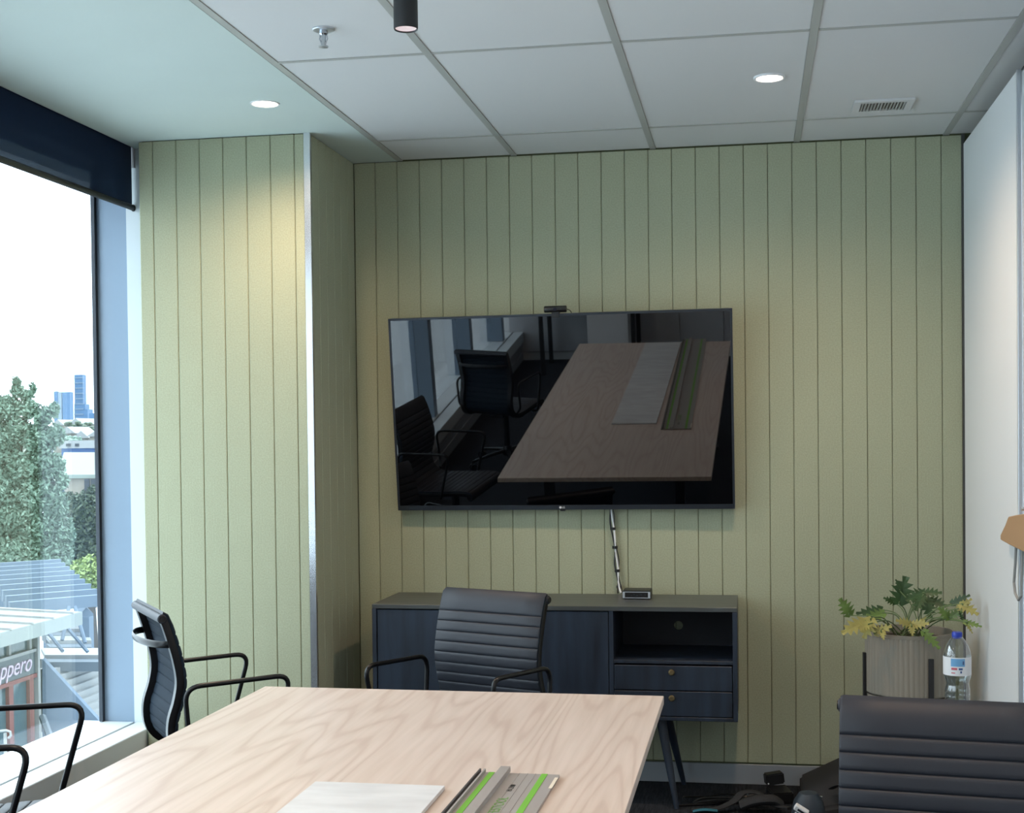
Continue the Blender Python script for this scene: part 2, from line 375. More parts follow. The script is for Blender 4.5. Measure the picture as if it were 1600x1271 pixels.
# window wall
wn = empty('window_1', (XG, 5.2, 0), kind='structure')
rbox('reveal_frame', M['frame'], (XG, -2.563, 5.362, 5.50, .28, 2.9), wn, .002)
rbox('reveal_board', M['sill'], (-2.562, XCL + .012, 5.356, 5.50, .28, 2.9), wn, .001)
rbox('gasket', M['framedark'], (XG - .012, XG + .004, 5.340, 5.3615, .28, 2.62), wn, 0)
rbox('sill_outer', M['sill'], (XG - .10, -2.566, YF, 5.361, .20, .302), wn, .002)
rbox('sill_inner', M['sill'], (-2.553, -2.452, YF, 5.355, .20, .302), wn, .003)
rbox('sill_channel', M['framedark'], (-2.566, -2.553, YF, 5.361, .20, .294), wn, 0)
rbox('sill_apron', M['alu_skirt'], (-2.50, -2.470, YF, 5.24, 0, .20), wn, .002)
rbox('sill_apron_rib', M['alu_skirt'], (-2.470, -2.462, YF, 5.226, .15, .165), wn, 0)
rbox('sill_apron_rib', M['alu_skirt'], (-2.470, -2.462, YF, 5.226, .08, .095), wn, 0)
rbox('wall_lower', M['wallwhite'], (-2.80, -2.50, YF, 5.5, 0, .20), wn, 0)
rbox('head_frame', M['framedark'], (XG - .05, XG + .06, YF, 5.36, 2.65, 2.95), wn, .002)
rbox('wall_left', M['wallwhite'], (-2.86, XG - .05, YF, 6.05, 2.62, 3.0), None, 0); S(bpy.data.objects['wall_left'])
rbox('blind_recess', M['wallwhite'], (XG - .05, -2.512, YF, 5.5, 2.95, 3.0), wn, 0)
rbox('recess_edge', M['alu'], (-2.515, -2.512, YF, 5.36, 2.70, 2.95), wn, 0)
mull = [3.86, 2.40, .94, -.52, -1.98]
for y in mull: rbox('mullion', M['frame'], (XG - .04, -2.58, y - .05, y + .05, .302, 2.63), wn, .002)
yy = [5.345] + mull
for a, b in zip(yy, yy[1:]):
    rbox('pane', M['glass'], (XG - .004, XG + .004, b + .05, a - (.05 if a != 5.345 else 0), .302, 2.635), wn, 0)
rbox('wall_left_end', M['framedark'], (-2.71, XCL + .012, 5.50, 6.05, 0, 2.95), None, 0); S(bpy.data.objects['wall_left_end'])

# roller blind
rb = empty('roller_blind', (-2.528, 4.0, 2.45), 'dark navy roller blind half lowered over the tall window at the left', 'blind')
XBL = -2.528
m = MB(); m.quad([(XBL, 2.47, 2.462), (XBL, 5.344, 2.462), (XBL, 5.344, 2.93), (XBL, 2.47, 2.93)]); m.build('blind_fabric', M['fabric'], rb)
m = MB(); m.tube([(XBL, 2.47, 2.455), (XBL, 5.352, 2.455)], .0085, 12, sc=(1.5, 1), up=(0, 0, 1)); br = m.build('bottom_rail', M['blackmatte'], rb, smooth=True)
m = MB(); m.tube([(XBL, 5.352, 2.455), (XBL, 5.358, 2.455)], .010, 12, sc=(1.5, 1), up=(0, 0, 1)); m.build('end_cap', M['black'], br)
m = MB(); m.tube([(XBL - .0305, 2.47, 2.90), (XBL - .0305, 5.345, 2.90)], .03, 16); m.build('roller_tube', M['black'], rb, smooth=True)
rbox('bracket', M['wallgrey'], (XBL - .06, XBL + .012, 5.3465, 5.3555, 2.62, 2.95), rb, .001)

# ------------------------------------------------------------------ ceiling fittings
def downlight(x, y, label, energy=9, visible=True):
    r = empty('downlight', (x, y, CZ), label, 'downlight', 'recessed ceiling downlights')
    m = MB(); m.lathe([(.044, -.0005), (.046, -.003), (.052, -.003), (.054, 0), (.054, .004), (.044, .004)], (x, y, CZ), 36, caps=False); m.build('trim_ring', M['white'], r, smooth=True)
    m = MB(); m.lathe([(.0001, .0), (.0445, .0), (.0445, .003), (.0001, .003)], (x, y, CZ), 32, caps=False)
    m.build('lens', mat('downlight_lens', (255, 236, 222), .5, emit=((255, 232, 214), 14)), r)
    ld = bpy.data.lights.new('downlight_lamp', 'SPOT'); lo = bpy.data.objects.new('downlight_lamp', ld); COL.objects.link(lo)
    ld.energy = energy * 6 * DOWN; ld.color = (1, .73, .51); ld.spot_size = math.radians(158); ld.spot_blend = .9; ld.shadow_soft_size = .04
    lo.location = (0, 0, -.012); lo.parent = r
downlight(-1.724, 4.743, 'round glowing recessed downlight in the plaster ceiling near the window')
downlight(.072, 4.778, 'round glowing recessed downlight in a ceiling tile right of centre')
for (x, y, q) in ((-1.724, 2.2, 'over the left side of the table, out of the picture'), (.07, 2.3, 'over the right side of the table, out of the picture'), (-1.724, -.3, 'behind the camera on the window side'), (.07, -.3, 'behind the camera on the door side')):
    downlight(x, y, 'round recessed downlight ' + q)

pl = empty('cylinder_downlight', (-.857, 3.4, CZ), 'black cylindrical surface mounted ceiling light at the top edge', 'ceiling light')
px_, py_ = -.857, 3.4
m = MB(); m.lathe([(.026, .004), (.030, .0), (.031, .004), (.031, .18)], (px_, py_, 2.522), 32, caps=False); m.build('housing', M['blackmatte'], pl, smooth=True)
m = MB(); m.lathe([(.0001, .006), (.0285, .003), (.0285, .012)], (px_, py_, 2.522), 28, caps=False)
m.build('lens', mat('cylinder_light_lens', (235, 220, 222), .3, emit=((255, 222, 222), .35)), pl, smooth=True)

sp = empty('sprinkler_head', (-1.244, 3.934, CZ), 'small metal fire sprinkler head hanging from a ceiling tile', 'sprinkler')
c0 = (-1.244, 3.934, CZ)
m = MB(); m.lathe([(.012, -.001), (.031, -.002), (.033, .0), (.033, .004), (.012, .004)], c0, 28, caps=False); m.build('escutcheon', M['alu'], sp, smooth=True)
m = MB(); m.lathe([(.011, .004), (.013, -.012), (.008, -.016), (.006, -.046), (.0001, -.047)], c0, 16); m.build('body', M['chrome'], sp, smooth=True)
m = MB()
for s in (-1, 1): m.tube([(c0[0] + s * .010, c0[1], CZ - .010), (c0[0] + s * .012, c0[1], CZ - .026), (c0[0] + s * .003, c0[1], CZ - .049)], .0022, 6)
m.build('frame_arm', M['chrome'], sp)
m = MB(); m.lathe([(.0001, -.052), (.014, -.051), (.014, -.048), (.0001, -.047)], c0, 20); m.build('deflector', M['alu'], sp)

vt = empty('air_vent', (.49, 5.268, CZ), 'small rectangular ceiling air vent with a fine louvred grille', 'vent')
vx0, vx1, vy0, vy1 = .385, .600, 5.178, 5.358
m = MB()
for b in ((vx0, vx1, vy0, vy0 + .026), (vx0, vx1, vy1 - .026, vy1), (vx0, vx0 + .026, vy0 + .026, vy1 - .026), (vx1 - .026, vx1, vy0 + .026, vy1 - .026)):
    m.box(b[0], b[1], b[2], b[3], CZ - .005, CZ + .004)
m.build('vent_frame', M['tile'], vt, .001)
rbox('vent_back', mat('vent_plenum_grey', (120, 118, 112), .8), (vx0 + .026, vx1 - .026, vy0 + .026, vy1 - .026, CZ + .0025, CZ + .004), vt, 0)
for k in range(14):
    x = vx0 + .033 + k * (.149 / 13)
    rbox('louvre', M['tee'], (x - .003, x + .003, vy0 + .026, vy1 - .026, CZ - .004, CZ + .002), vt, 0)

# ------------------------------------------------------------------ television (tilted forward) with webcam
tvc = Vector((-.7965, 5.7289, 1.5829)); tilt, troll, tyaw = .13827, .00328, -.00922
TM = Matrix.Translation(tvc) @ Matrix.Rotation(tyaw, 4, 'Z') @ Matrix.Rotation(tilt, 4, 'X') @ Matrix.Rotation(-troll, 4, 'Y')
# local: x right, y towards the wall, z up ; front face at y=0
tv = empty('television', (tvc.x, tvc.y, tvc.z), 'large black wall mounted flat screen television tilted slightly down', 'television')
W2, H2 = .7275, .4175
m = MB(); m.box(-W2, W2, .003, .045, -H2, H2); m.xf(TM); m.build('housing', M['tvbody'], tv, .003)
m = MB()
for b in ((-W2, W2, -H2, -H2 + .020), (-W2, W2, H2 - .009, H2), (-W2, -W2 + .009, -H2 + .020, H2 - .009), (W2 - .009, W2, -H2 + .020, H2 - .009)):
    m.box(b[0], b[1], -.002, .012, b[2], b[3])
m.xf(TM); m.build('bezel', M['tvbezel'], tv, .0008)
m = MB(); m.box(-W2 + .009, W2 - .009, .0, .003, -H2 + .02, H2 - .009); m.xf(TM); m.build('screen', M['screen'], tv)
m = MB(); m.box(-.011, .011, -.004, .004, -H2 - .006, -H2 + .003); m.xf(TM); m.build('sensor_tab', M['black'], tv, .001)
LM = TM @ Matrix.Translation((.003, -.0026, -H2 + .010)) @ Matrix.Rotation(PI / 2, 4, 'X')
lg = text('logo_lettering', 'LG', .011, LM, M['white'], tv); 
m = MB(); m.lathe([(.0001, 0), (.0052, 0), (.0052, .0006), (.0001, .0006)], n=20); m.xf(TM @ Matrix.Translation((-.010, -.0026, -H2 + .010)) @ Matrix.Rotation(PI / 2, 4, 'X')); m.build('logo_disc', M['white'], tv)
m = MB(); m.box(-.20, .20, .045, .062, -.16, .16); m.xf(TM); m.build('mount_plate', M['black'], tv, .002)
m = MB(); m.box(-.99, -.60, 5.800, 5.8425, 1.45, 1.70)
for s in (-.17, .17): m.box(tvc.x + s - .015, tvc.x + s + .015, 5.765, 5.802, 1.47, 1.68)
m.build('wall_bracket', M['black'], tv, .002)

wc = empty('webcam', TM @ Vector((0, 0, H2)), 'small black webcam clipped to the top edge of the television', 'webcam')
wx = -.003
def tmx(p): return TM @ Vector(p)
m = MB(); m.tube([(wx - .047, .004, H2 + .019), (wx - .044, .004, H2 + .019), (wx + .044, .004, H2 + .019), (wx + .047, .004, H2 + .019)], [.0125, .014, .014, .0125], 20, sc=(1, 1.0)); m.xf(TM); body = m.build('camera_body', M['black'], wc, smooth=True)
m = MB(); m.tube([(wx, -.013, H2 + .019), (wx, -.009, H2 + .019)], .0075, 20); m.xf(TM); m.build('lens', mat('webcam_lens', (30, 28, 42), .08), body, smooth=True)
for s in (-1, 1):
    m = MB(); m.tube([(wx + s * .022, -.0112, H2 + .019), (wx + s * .022, -.0095, H2 + .019)], .0022, 10); m.xf(TM); m.build('microphone_hole', M['tvbezel'], body)
m = MB(); m.box(wx - .016, wx + .016, -.0065, -.0025, H2 - .016, H2 + .008); m.box(wx - .016, wx + .016, -.0025, .022, H2 + .001, H2 + .008); m.box(wx - .012, wx + .012, .046, .050, H2 - .03, H2 + .005); m.box(wx - .012, wx + .012, .020, .050, H2 + .001, H2 + .005)
m.xf(TM); m.build('clip', M['black'], wc, .0008)
m = MB(); m.tube([TM @ Vector(p) for p in fillet([(wx + .030, .012, H2 + .022), (wx + .048, .03, H2 + .016), (wx + .060, .055, H2 + .006), (wx + .062, .062, H2 - .06)], .02)], .0016, 6); m.build('cable', M['black'], wc, smooth=True)

# cable bundle falling from the television to the sideboard
cb = empty('cable_bundle', (-.56, 5.815, .81), 'black and white cables strapped together hanging below the television', 'cables')
pts = [(-.600, 5.80, 1.24), (-.592, 5.822, 1.166), (-.588, 5.826, 1.103), (-.577, 5.827, 1.007), (-.572, 5.827, .95), (-.569, 5.824, .898), (-.561, 5.818, .84), (-.556, 5.80, .812)]
def off(P, dx, amp, ph):
    Q = spline(P, 8); return [Vector(q) + Vector((dx + amp * math.sin(ph + i * .32), -.001 * math.cos(i * .3), 0)) for i, q in enumerate(Q)]
m = MB(); m.tube(off(pts, -.004, .0035, 0), .0036, 8); m.build('black_cable', M['black'], cb, smooth=True)
m = MB(); m.tube(off(pts, .003, .003, 2.2), .0042, 8); m.build('white_cable', M['white'], cb, smooth=True)
m = MB(); m.tube(off(pts, .008, .003, 4.0), .0025, 8); m.build('thin_black_cable', M['black'], cb, smooth=True)
for (x, z) in ((-.5865, 1.085), (-.578, 1.005), (-.569, .905), (-.562, .835)):
    m = MB(); m.tube([(x + .001, 5.826, z - .006), (x + .001, 5.826, z + .006)], .0115, 12, sc=(1, .75)); m.build('cable_tie', M['black'], cb)

# ------------------------------------------------------------------ sideboard
sx0, sx1, sy0, sy1, sz0, sz1 = -1.530, -.058, 5.38, 5.812, .358, .806
sb = empty('sideboard', (-.79, 5.6, 0), 'black stained oak sideboard on splayed tapered legs under the television', 'sideboard')
t_ = .018
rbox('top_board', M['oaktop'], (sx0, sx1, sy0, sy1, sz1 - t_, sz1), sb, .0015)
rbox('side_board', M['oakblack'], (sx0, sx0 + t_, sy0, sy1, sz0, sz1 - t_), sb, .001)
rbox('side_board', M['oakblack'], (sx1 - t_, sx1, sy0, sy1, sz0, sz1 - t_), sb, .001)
rbox('bottom_board', M['oakblack'], (sx0 + t_, sx1 - t_, sy0, sy1, sz0, sz0 + t_ - .004), sb, .001)
m = MB()   # back with the round cable hole
hx, hz, hr = -.308, .676, .019
bx0, bx1, bz0, bz1 = sx0 + t_, sx1 - t_, sz0 + .014, sz1 - t_
n = 32
ring = [(hx + hr * math.cos(2 * PI * k / n), hz + hr * math.sin(2 * PI * k / n)) for k in range(n)]
sq = .034
def toedge(p):
    dx, dz = p[0] - hx, p[1] - hz; k = sq / max(abs(dx), abs(dz)); return (hx + dx * k, hz + dz * k)
for k in range(n):
    a, b = ring[k], ring[(k + 1) % n]; A, B = toedge(a), toedge(b)
    m.quad([(a[0], 5.800, a[1]), (b[0], 5.800, b[1]), (B[0], 5.800, B[1]), (A[0], 5.800, A[1])])
    m.quad([(a[0], 5.800, a[1]), (b[0], 5.800, b[1]), (b[0], 5.812, b[1]), (a[0], 5.812, a[1])])
m.box(bx0, hx - sq, 5.800, 5.812, bz0, bz1); m.box(hx + sq, bx1, 5.800, 5.812, bz0, bz1)
m.box(hx - sq, hx + sq, 5.800, 5.812, bz0, hz - sq); m.box(hx - sq, hx + sq, 5.800, 5.812, hz + sq, bz1)
m.build('back_board', M['oakin'], sb)
rbox('divider', M['oakblack'], (-.560, -.543, sy0 + .004, 5.80, sz0 + .014, sz1 - t_), sb, .001)
rbox('shelf', M['oakblack'], (-.543, sx1 - t_, sy0 + .006, 5.80, .581, .594), sb, .001)
for (a, b) in ((sx0 + t_ + .003, -1.039), (-1.035, -.563)):
    d = rbox('door', M['oakblack'], (a, b, sy0 + .004, sy0 + .022, sz0 + .017, sz1 - t_ - .004), sb, .0015)
for (z0, z1, kz) in ((.477, .574, .551), (.375, .473, .449)):
    d = rbox('drawer', M['oakblack'], (-.540, sx1 - t_ - .003, sy0 + .003, sy0 + .40, z0, z1), sb, .0015)
    m = MB(); m.lathe([(.0045, 0), (.004, .010), (.011, .014), (.0125, .019), (.010, .023), (.006, .024), (.0001, .022)], n=20)
    m.xf(Matrix.Translation((-.314, sy0 + .003, kz)) @ Matrix.Rotation(PI / 2, 4, 'X')); m.build('knob', M['brass'], d, smooth=True)
for (tx_, ty_, fx, fy) in ((-.365, 5.47, -.300, 5.413), (-.365, 5.72, -.290, 5.800), (-1.225, 5.47, -1.29, 5.413), (-1.225, 5.72, -1.29, 5.80)):
    m = MB(); m.tube([(tx_, ty_, sz0), (tx_ * .5 + fx * .5, ty_ * .5 + fy * .5, sz0 * .5), (fx, fy, 0)], [.021, .016, .0095], 16); m.build('leg', M['oakblack'], sb, smooth=True)

dk = empty('docking_box', (-.47, 5.68, sz1), 'small black box with a silver rimmed port panel on the sideboard', 'media box')
rbox('case', M['black'], (-.528, -.412, 5.625, 5.735, sz1 + .001, sz1 + .036), dk, .003, 2)
m = MB()
for b in ((-.527, -.413, .005, .008), (-.527, -.413, .029, .032), (-.527, -.518, .008, .029), (-.422, -.413, .008, .029)):
    m.box(b[0], b[1], 5.6232, 5.6256, sz1 + b[2], sz1 + b[3])
m.build('rim', M['alu'], dk)
for (x, z, s) in ((-.491, .015, .0022), (-.480, .020, .003), (-.468, .015, .0035), (-.452, .019, .0045), (-.435, .018, .0025)):
    rbox('port', M['tvbezel'], (x - s, x + s, 5.6236, 5.626, sz1 + z - s * .6, sz1 + z + s * .6), dk, 0)

# ------------------------------------------------------------------ meeting table
TZ = .73
tb = empty('meeting_table', (-.86, 2.1, 0), 'long meeting table with a pale wood grained top', 'table')
tpoly = [(-1.465, 3.955), (-.253, 3.938), (-.253, .32), (-1.485, .30)]
m = MB(); m.prism(tpoly, TZ - .025, TZ, 'z')
tt = m.build('tabletop', M['wood'], tb, .0012)
for (y0) in (.9, 3.35):
    m = MB()
    m.box(-1.30, -1.24, y0 - .03, y0 + .03, .02, TZ - .06); m.box(-.50, -.44, y0 - .03, y0 + .03, .02, TZ - .06)
    m.box(-1.38, -.36, y0 - .03, y0 + .03, TZ - .06, TZ - .025); m.box(-1.40, -.34, y0 - .035, y0 + .035, 0, .025)
    m.build('leg_frame', M['blackmatte'], tb, .003)
m = MB()
for (x) in (-1.30, -.47): m.box(x - .02, x + .02, .93, 3.32, TZ - .06, TZ - .026)
m.build('under_rail', M['blackmatte'], tb, .002)

ps = rbox('marbled_panel', M['marble'], (-.935, -.648, .36, 2.825, TZ + .001, TZ + .010), None, .0008)
ps.data.transform(Matrix.Translation((0, 0, 0))); tag(ps, 'long white marbled sheet lying on the table beside the guide rail', 'panel')

gr = empty('guide_rail', (-.51, 1.5, TZ), 'grey aluminium saw guide rail with two green strips lying on the table', 'guide rail')
rz = TZ + .0012
GM = Matrix.Translation((-.610, 2.963, rz)) @ Matrix.Rotation(-.012, 4, 'Z')   # far left corner, length runs to -Y
L = -2.72
def gp(name, x0, x1, z0, z1, mt, y0=L, y1=0, bev=.0004, par=None):
    m = MB(); m.box(x0, x1, y0, y1, z0, z1); m.xf(GM); return m.build(name, mt, par or gr, bev)
base = gp('base_plate', .006, .190, .0, .006, M['railalu'])
gp('edge_strip', 0, .006, .0, .003, M['raildark'])
gp('edge_strip', .184, .1915, .006, .0072, M['railpale'], y0=-.12, y1=-.03)
gp('ridge', .010, .014, .006, .014, M['raildark'])
gp('ridge', .020, .0245, .006, .014, M['railalu'])
gp('clamp_ridge', .056, .078, .006, .018, M['railalu'], y1=.012)
gp('glide_strip', .032, .045, .006, .0068, M['railgreen'])
gp('glide_strip', .150, .164, .006, .0068, M['railgreen'])
for x in (.100, .118, .136): gp('ridge', x, x + .0015, .006, .0068, M['railalu'])
TXM = GM @ Matrix.Translation((.106, -.268, .0066)) @ Matrix.Rotation(PI / 2, 4, 'Z')
text('lettering', 'FESTOOL', .030, TXM, M['railtext'], gr, .0002, 0, 1.02)
text('lettering', 'FS 2700', .017, GM @ Matrix.Translation((.106, -.128, .0066)) @ Matrix.Rotation(PI / 2, 4, 'Z'), M['black'], gr, .0002)

# ------------------------------------------------------------------ office chairs (local: faces +Y)
def make_chair():
    r = empty('office_chair', (0, 0, 0))
    prof = [(.232, .425), (.248, .448), (.232, .474), (.16, .480), (.06, .470), (-.04, .462), (-.13, .458), (-.20, .474), (-.238, .52), (-.242, .59), (-.222, .66), (-.212, .73), (-.224, .81), (-.246, .89), (-.262, .938), (-.271, .952), (-.283, .958)]
    P = spline(prof, 12)
    d = np.r_[0, np.cumsum(np.hypot(*np.diff(P, axis=0).T))]; Lr = d[-1]
    hw = .221
    pitch = .0375; top = .086
    ks = []
    s = 0.0
    nr = int((Lr - top) / pitch); p0 = Lr - top - nr * pitch
    samp = [0, p0 * .5]
    for k in range(nr): samp += [p0 + pitch * (k + u) for u in (0, .04, .12, .3, .5, .7, .88, .96)]
    samp += [Lr - top + top * u for u in (0, .03, .1, .4, .8, 1)]
    samp = np.array(samp)
    def bulge(s):
        if s >= Lr - top: u = (s - (Lr - top)) / top; return .0045 * min(1, (u / .06)) ** .6
        if s < p0: return .003
        u = ((s - p0) / pitch) % 1; return .0045 * (1 - abs(2 * u - 1) ** 8)
    ys = np.interp(samp, d, P[:, 0]); zs = np.interp(samp, d, P[:, 1])
    e = .002
    ty_ = np.interp(np.clip(samp + e, 0, Lr), d, P[:, 0]) - np.interp(np.clip(samp - e, 0, Lr), d, P[:, 0])
    tz_ = np.interp(np.clip(samp + e, 0, Lr), d, P[:, 1]) - np.interp(np.clip(samp - e, 0, Lr), d, P[:, 1])
    ln = np.hypot(ty_, tz_) + 1e-9
    ny, nz = tz_ / ln, -ty_ / ln       # points towards the sitter (front / up)
    m = MB(); xs = [-hw, -hw + .006, -hw * .6, 0, hw * .6, hw - .006, hw]; rows = []
    for i, s in enumerate(samp):
        b = bulge(round(float(s), 6)); row = []
        for side in (1, -1):
            seq = xs if side == 1 else xs[::-1]
            for x in seq:
                ed_ = .25 if abs(x) > hw - .001 else 1
                o_ = (.003 + b * ed_) * side * (1 if side == 1 else .75)
                row.append(m.bm.verts.new((x, ys[i] + ny[i] * o_, zs[i] + nz[i] * o_)))
        rows.append(row)
    for A, B in zip(rows, rows[1:]):
        n = len(A)
        for k in range(n):
            fc = m.bm.faces.new((A[k], A[(k + 1) % n], B[(k + 1) % n], B[k])); fc.material_index = 1 if k >= 6 else 0
    m.bm.faces.new(rows[0]); m.bm.faces.new(rows[-1][::-1])
    m.build('upholstery', [M['leather'], M['backing']], r, smooth=True)
    pr = spline(prof, 5)
    for sx in (-1, 1):
        m = MB(); m.tube([(sx * (hw + .008), y, z) for (y, z) in pr], .0145, 8, sc=(1, .5), up=None if False else (0, .001, 1)) if False else None
        rows = []
        for i in range(len(pr)):
            a = pr[min(i + 1, len(pr) - 1)] - pr[max(i - 1, 0)]; a = a / np.hypot(*a); nn = np.array([a[1], -a[0]])
            ring = []
            for (dx, dn) in ((-.023, -.0045), (.013, -.0045), (.0145, -.012), (.012, -.028), (-.020, -.028)):
                q = pr[i] + nn * dn; ring.append(m.bm.verts.new((sx * (hw - .013 + dx), q[0], q[1])))
            rows.append(ring)
        for A, B in zip(rows, rows[1:]):
            for k in range(5): m.bm.faces.new((A[k], A[(k + 1) % 5], B[(k + 1) % 5], B[k]))
        m.bm.faces.new(rows[0]); m.bm.faces.new(rows[-1][::-1])
        m.build('side_rail', M['chairmetal'], r, smooth=True)
    m = MB(); m.tube([(-hw - .005, -.285, .941), (-hw - .002, -.285, .941), (hw + .002, -.285, .941), (hw + .005, -.285, .941)], [.012, .0155, .0155, .012], 18)
    hr_ = m.build('head_roll', M['leather'], r, smooth=True)
    for sx in (-1, 1):
        m = MB(); m.tube([(sx * (hw + .0045), -.285, .941), (sx * (hw + .0075), -.285, .941)], .0105, 16); m.build('end_cap', M['chairmetal'], hr_, smooth=True)
    arc = [((hw - .012) * math.cos(q), -.243 - .085 * math.sin(q) ** .8, .853) for q in [PI * k / 20 for k in range(21)]]
    m = MB(); m.tube(arc, .009, 10, sc=(1.3, .45), up=(0, 0, 1))
    m.build('back_handle', M['chairmetal'], r, smooth=True)
    for sx in (-1, 1):
        X = sx * .2655
        pts = fillet([(X - sx * .040, -.190, .48), (X, -.210, .52), (X, -.225, .716), (X, .1375, .728), (X, .055, .44), (X - sx * .040, .04, .438)], .055, 7)
        m = MB(); m.tube(pts, .0085, 10, sc=(1, 1)); m.build('armrest', M['chairmetal'], r, smooth=True)
    m = MB(); m.tube([(-hw, -.10, .435), (hw, -.10, .435)], .011, 10); m.tube([(-hw, .14, .452), (hw, .14, .452)], .011, 10)
    m.box(-.06, .06, -.12, .16, .405, .435); m.build('seat_mechanism', M['chairmetal'], r, .003)
    m = MB(); m.tube([(0, .02, .41), (0, .02, .12)], .024, 16); m.build('gas_column', M['black'], r, smooth=True)
    m = MB(); m.lathe([(.035, .075), (.04, .09), (.035, .14), (.026, .15)], (0, .02, 0), 20); m.build('base_hub', M['chairmetal'], r, smooth=True)
    for k in range(5):
        a = 2 * PI * k / 5 + .3; ca, sa = math.cos(a), math.sin(a)
        m = MB(); m.tube([(ca * .03, .02 + sa * .03, .112), (ca * .17, .02 + sa * .17, .095), (ca * .30, .02 + sa * .30, .072)], [.020, .016, .012], 8, sc=(.8, 1)); lgp = m.build('base_leg', M['chairmetal'], r, smooth=True)
        m = MB(); px, py = ca * .30, .02 + sa * .30
        for q in (-.014, .014):
            m.tube([(px - sa * (q - .007), py + ca * (q - .007), .027), (px - sa * (q + .007), py + ca * (q + .007), .027)], .027, 16)
        m.tube([(px, py, .03), (px, py, .075)], .007, 8); m.build('caster', M['black'], lgp, smooth=True)
    return r
proto = make_chair()
def place_chair(x, y, heading, dz, label, first=False):
    o = proto if first else copy_tree(proto)
    for ch in o.children:
        if ch.name.split('.')[0] not in ('base_leg', 'base_hub', 'gas_column'): ch.location.z = dz
    o.location = (x, y, 0); o.rotation_euler = (0, 0, heading - PI / 2)
    tag(o, label, 'chair', 'ribbed black office chairs around the meeting table'); return o
place_chair(-1.023, 4.563, -1.98, -.033, 'ribbed black office chair at the far end of the table, facing the camera', True)
place_chair(-1.812, 4.558, .631, -.045, 'ribbed black office chair seen from behind at the far left corner of the table')
place_chair(-1.913, 3.256, .234, .02, 'ribbed black office chair at the left edge, only its two armrests and seat in view')
place_chair(.371, 2.751, -1.704, -.056, 'ribbed black office chair with its big backrest at the lower right edge')
place_chair(-1.95, 1.30, -1.25, 0, 'ribbed black office chair further back beside the window, seen only mirrored in the television')

# ------------------------------------------------------------------ potted plant in the corner
PX, PY = .600, 5.46
RP = .168
pt = empty('potted_philodendron', (PX, PY, 0), 'leafy green and yellow philodendron in a fluted beige pot in the corner', 'plant')
zr = aty(1425, 995, PY - RP).z; zb = aty(1425, 1093, PY - RP).z
nf = 56
m = MB()
fl = lambda a, z: 1 + .010 * (abs(math.sin(a * nf / 2)) - .5) if z < zr - .014 else 1
m.lathe([(RP * .9, zb - .004), (RP - .003, zb), (RP, zb + .004), (RP, zr - .015), (RP + .001, zr - .013), (RP + .001, zr), (RP - .008, zr), (RP - .010, zr - .05)], (PX, PY, 0), nf * 4, fn=fl, caps=False)
m.build('pot', M['pot'], pt, smooth=False)
m = MB(); m.lathe([(.0001, zr - .028), (RP - .03, zr - .030), (RP - .010, zr - .034)], (PX, PY, 0), 40, caps=False); m.build('soil', M['soil'], pt, smooth=True)
m = MB(); m.lathe([(.0001, zb - .006), (RP - .002, zb - .006), (RP - .002, zb - .03), (RP - .012, zb - .03), (.0001, zb - .012)], (PX, PY, 0), 40, caps=False); m.build('stand_ring', M['pot'], pt, smooth=True)
for a in (-70, 50, 170 + 18):
    a = math.radians(a); m = MB(); ca, sa = math.cos(a), math.sin(a)
    R0 = Matrix.Translation((PX, PY, 0)) @ Matrix.Rotation(a, 4, 'Z')
    m.box(RP + .001, RP + .012, -.009, .009, 0, zr - .085); m.box(0.02, RP + .002, -.009, .009, zb - .03, zb - .012); m.xf(R0); m.build('stand_leg', M['blackmatte'], pt, .001)
def leaf(bx, by, tx_, ty_, Y, mt, wd=.8, dy=.03, yb=None):
    yb = Y if yb is None else yb
    B = aty(bx, by, Y); T = aty(tx_, ty_, Y - dy)
    ax = T - B; Ln = ax.length; ax.normalize()
    view = Vector((0, -1, .45)).normalized()
    side = ax.cross(view)
    if side.length < 1e-3: side = Vector((1, 0, 0))
    side.normalize(); nrm = side.cross(ax).normalized()
    m = MB(); nl = 5
    def env(t): return wd * .5 * (math.sin(PI * (t * .82 + .18)) ** .8) * (1 - .25 * t)
    mid = [m.bm.verts.new(B + ax * Ln * t + nrm * (-.10 * Ln * t * t)) for t in [k / (nl * 2) for k in range(nl * 2 + 1)]]
    for s in (-1, 1):
        edge = []
        for k in range(nl * 2 + 1):
            t = k / (nl * 2); e = env(t) * (1 if k % 2 else .36)
            if k == nl * 2: e = 0.02
            tt_ = t + (.10 if k % 2 else .0) - .02
            if k == 0: e = .10; tt_ = -.06
            edge.append(m.bm.verts.new(B + ax * Ln * tt_ + side * s * e * Ln + nrm * (-.10 * Ln * t * t + .10 * Ln * e)))
        for k in range(nl * 2):
            m.bm.faces.new((mid[k], mid[k + 1], edge[k + 1], edge[k]))
    lf = m.build('leaf', M[mt], pt)
    root = Vector((PX + random.uniform(-.05, .05), PY + random.uniform(-.05, .05), zr - .03))
    c1 = root.lerp(B, .5) + Vector((0, 0, .035))
    m = MB(); m.tube([Vector(q) for q in spline([root, c1, B, B + ax * .01], 5)], .0022, 6); m.build('stalk', M['stem'], lf, smooth=True)
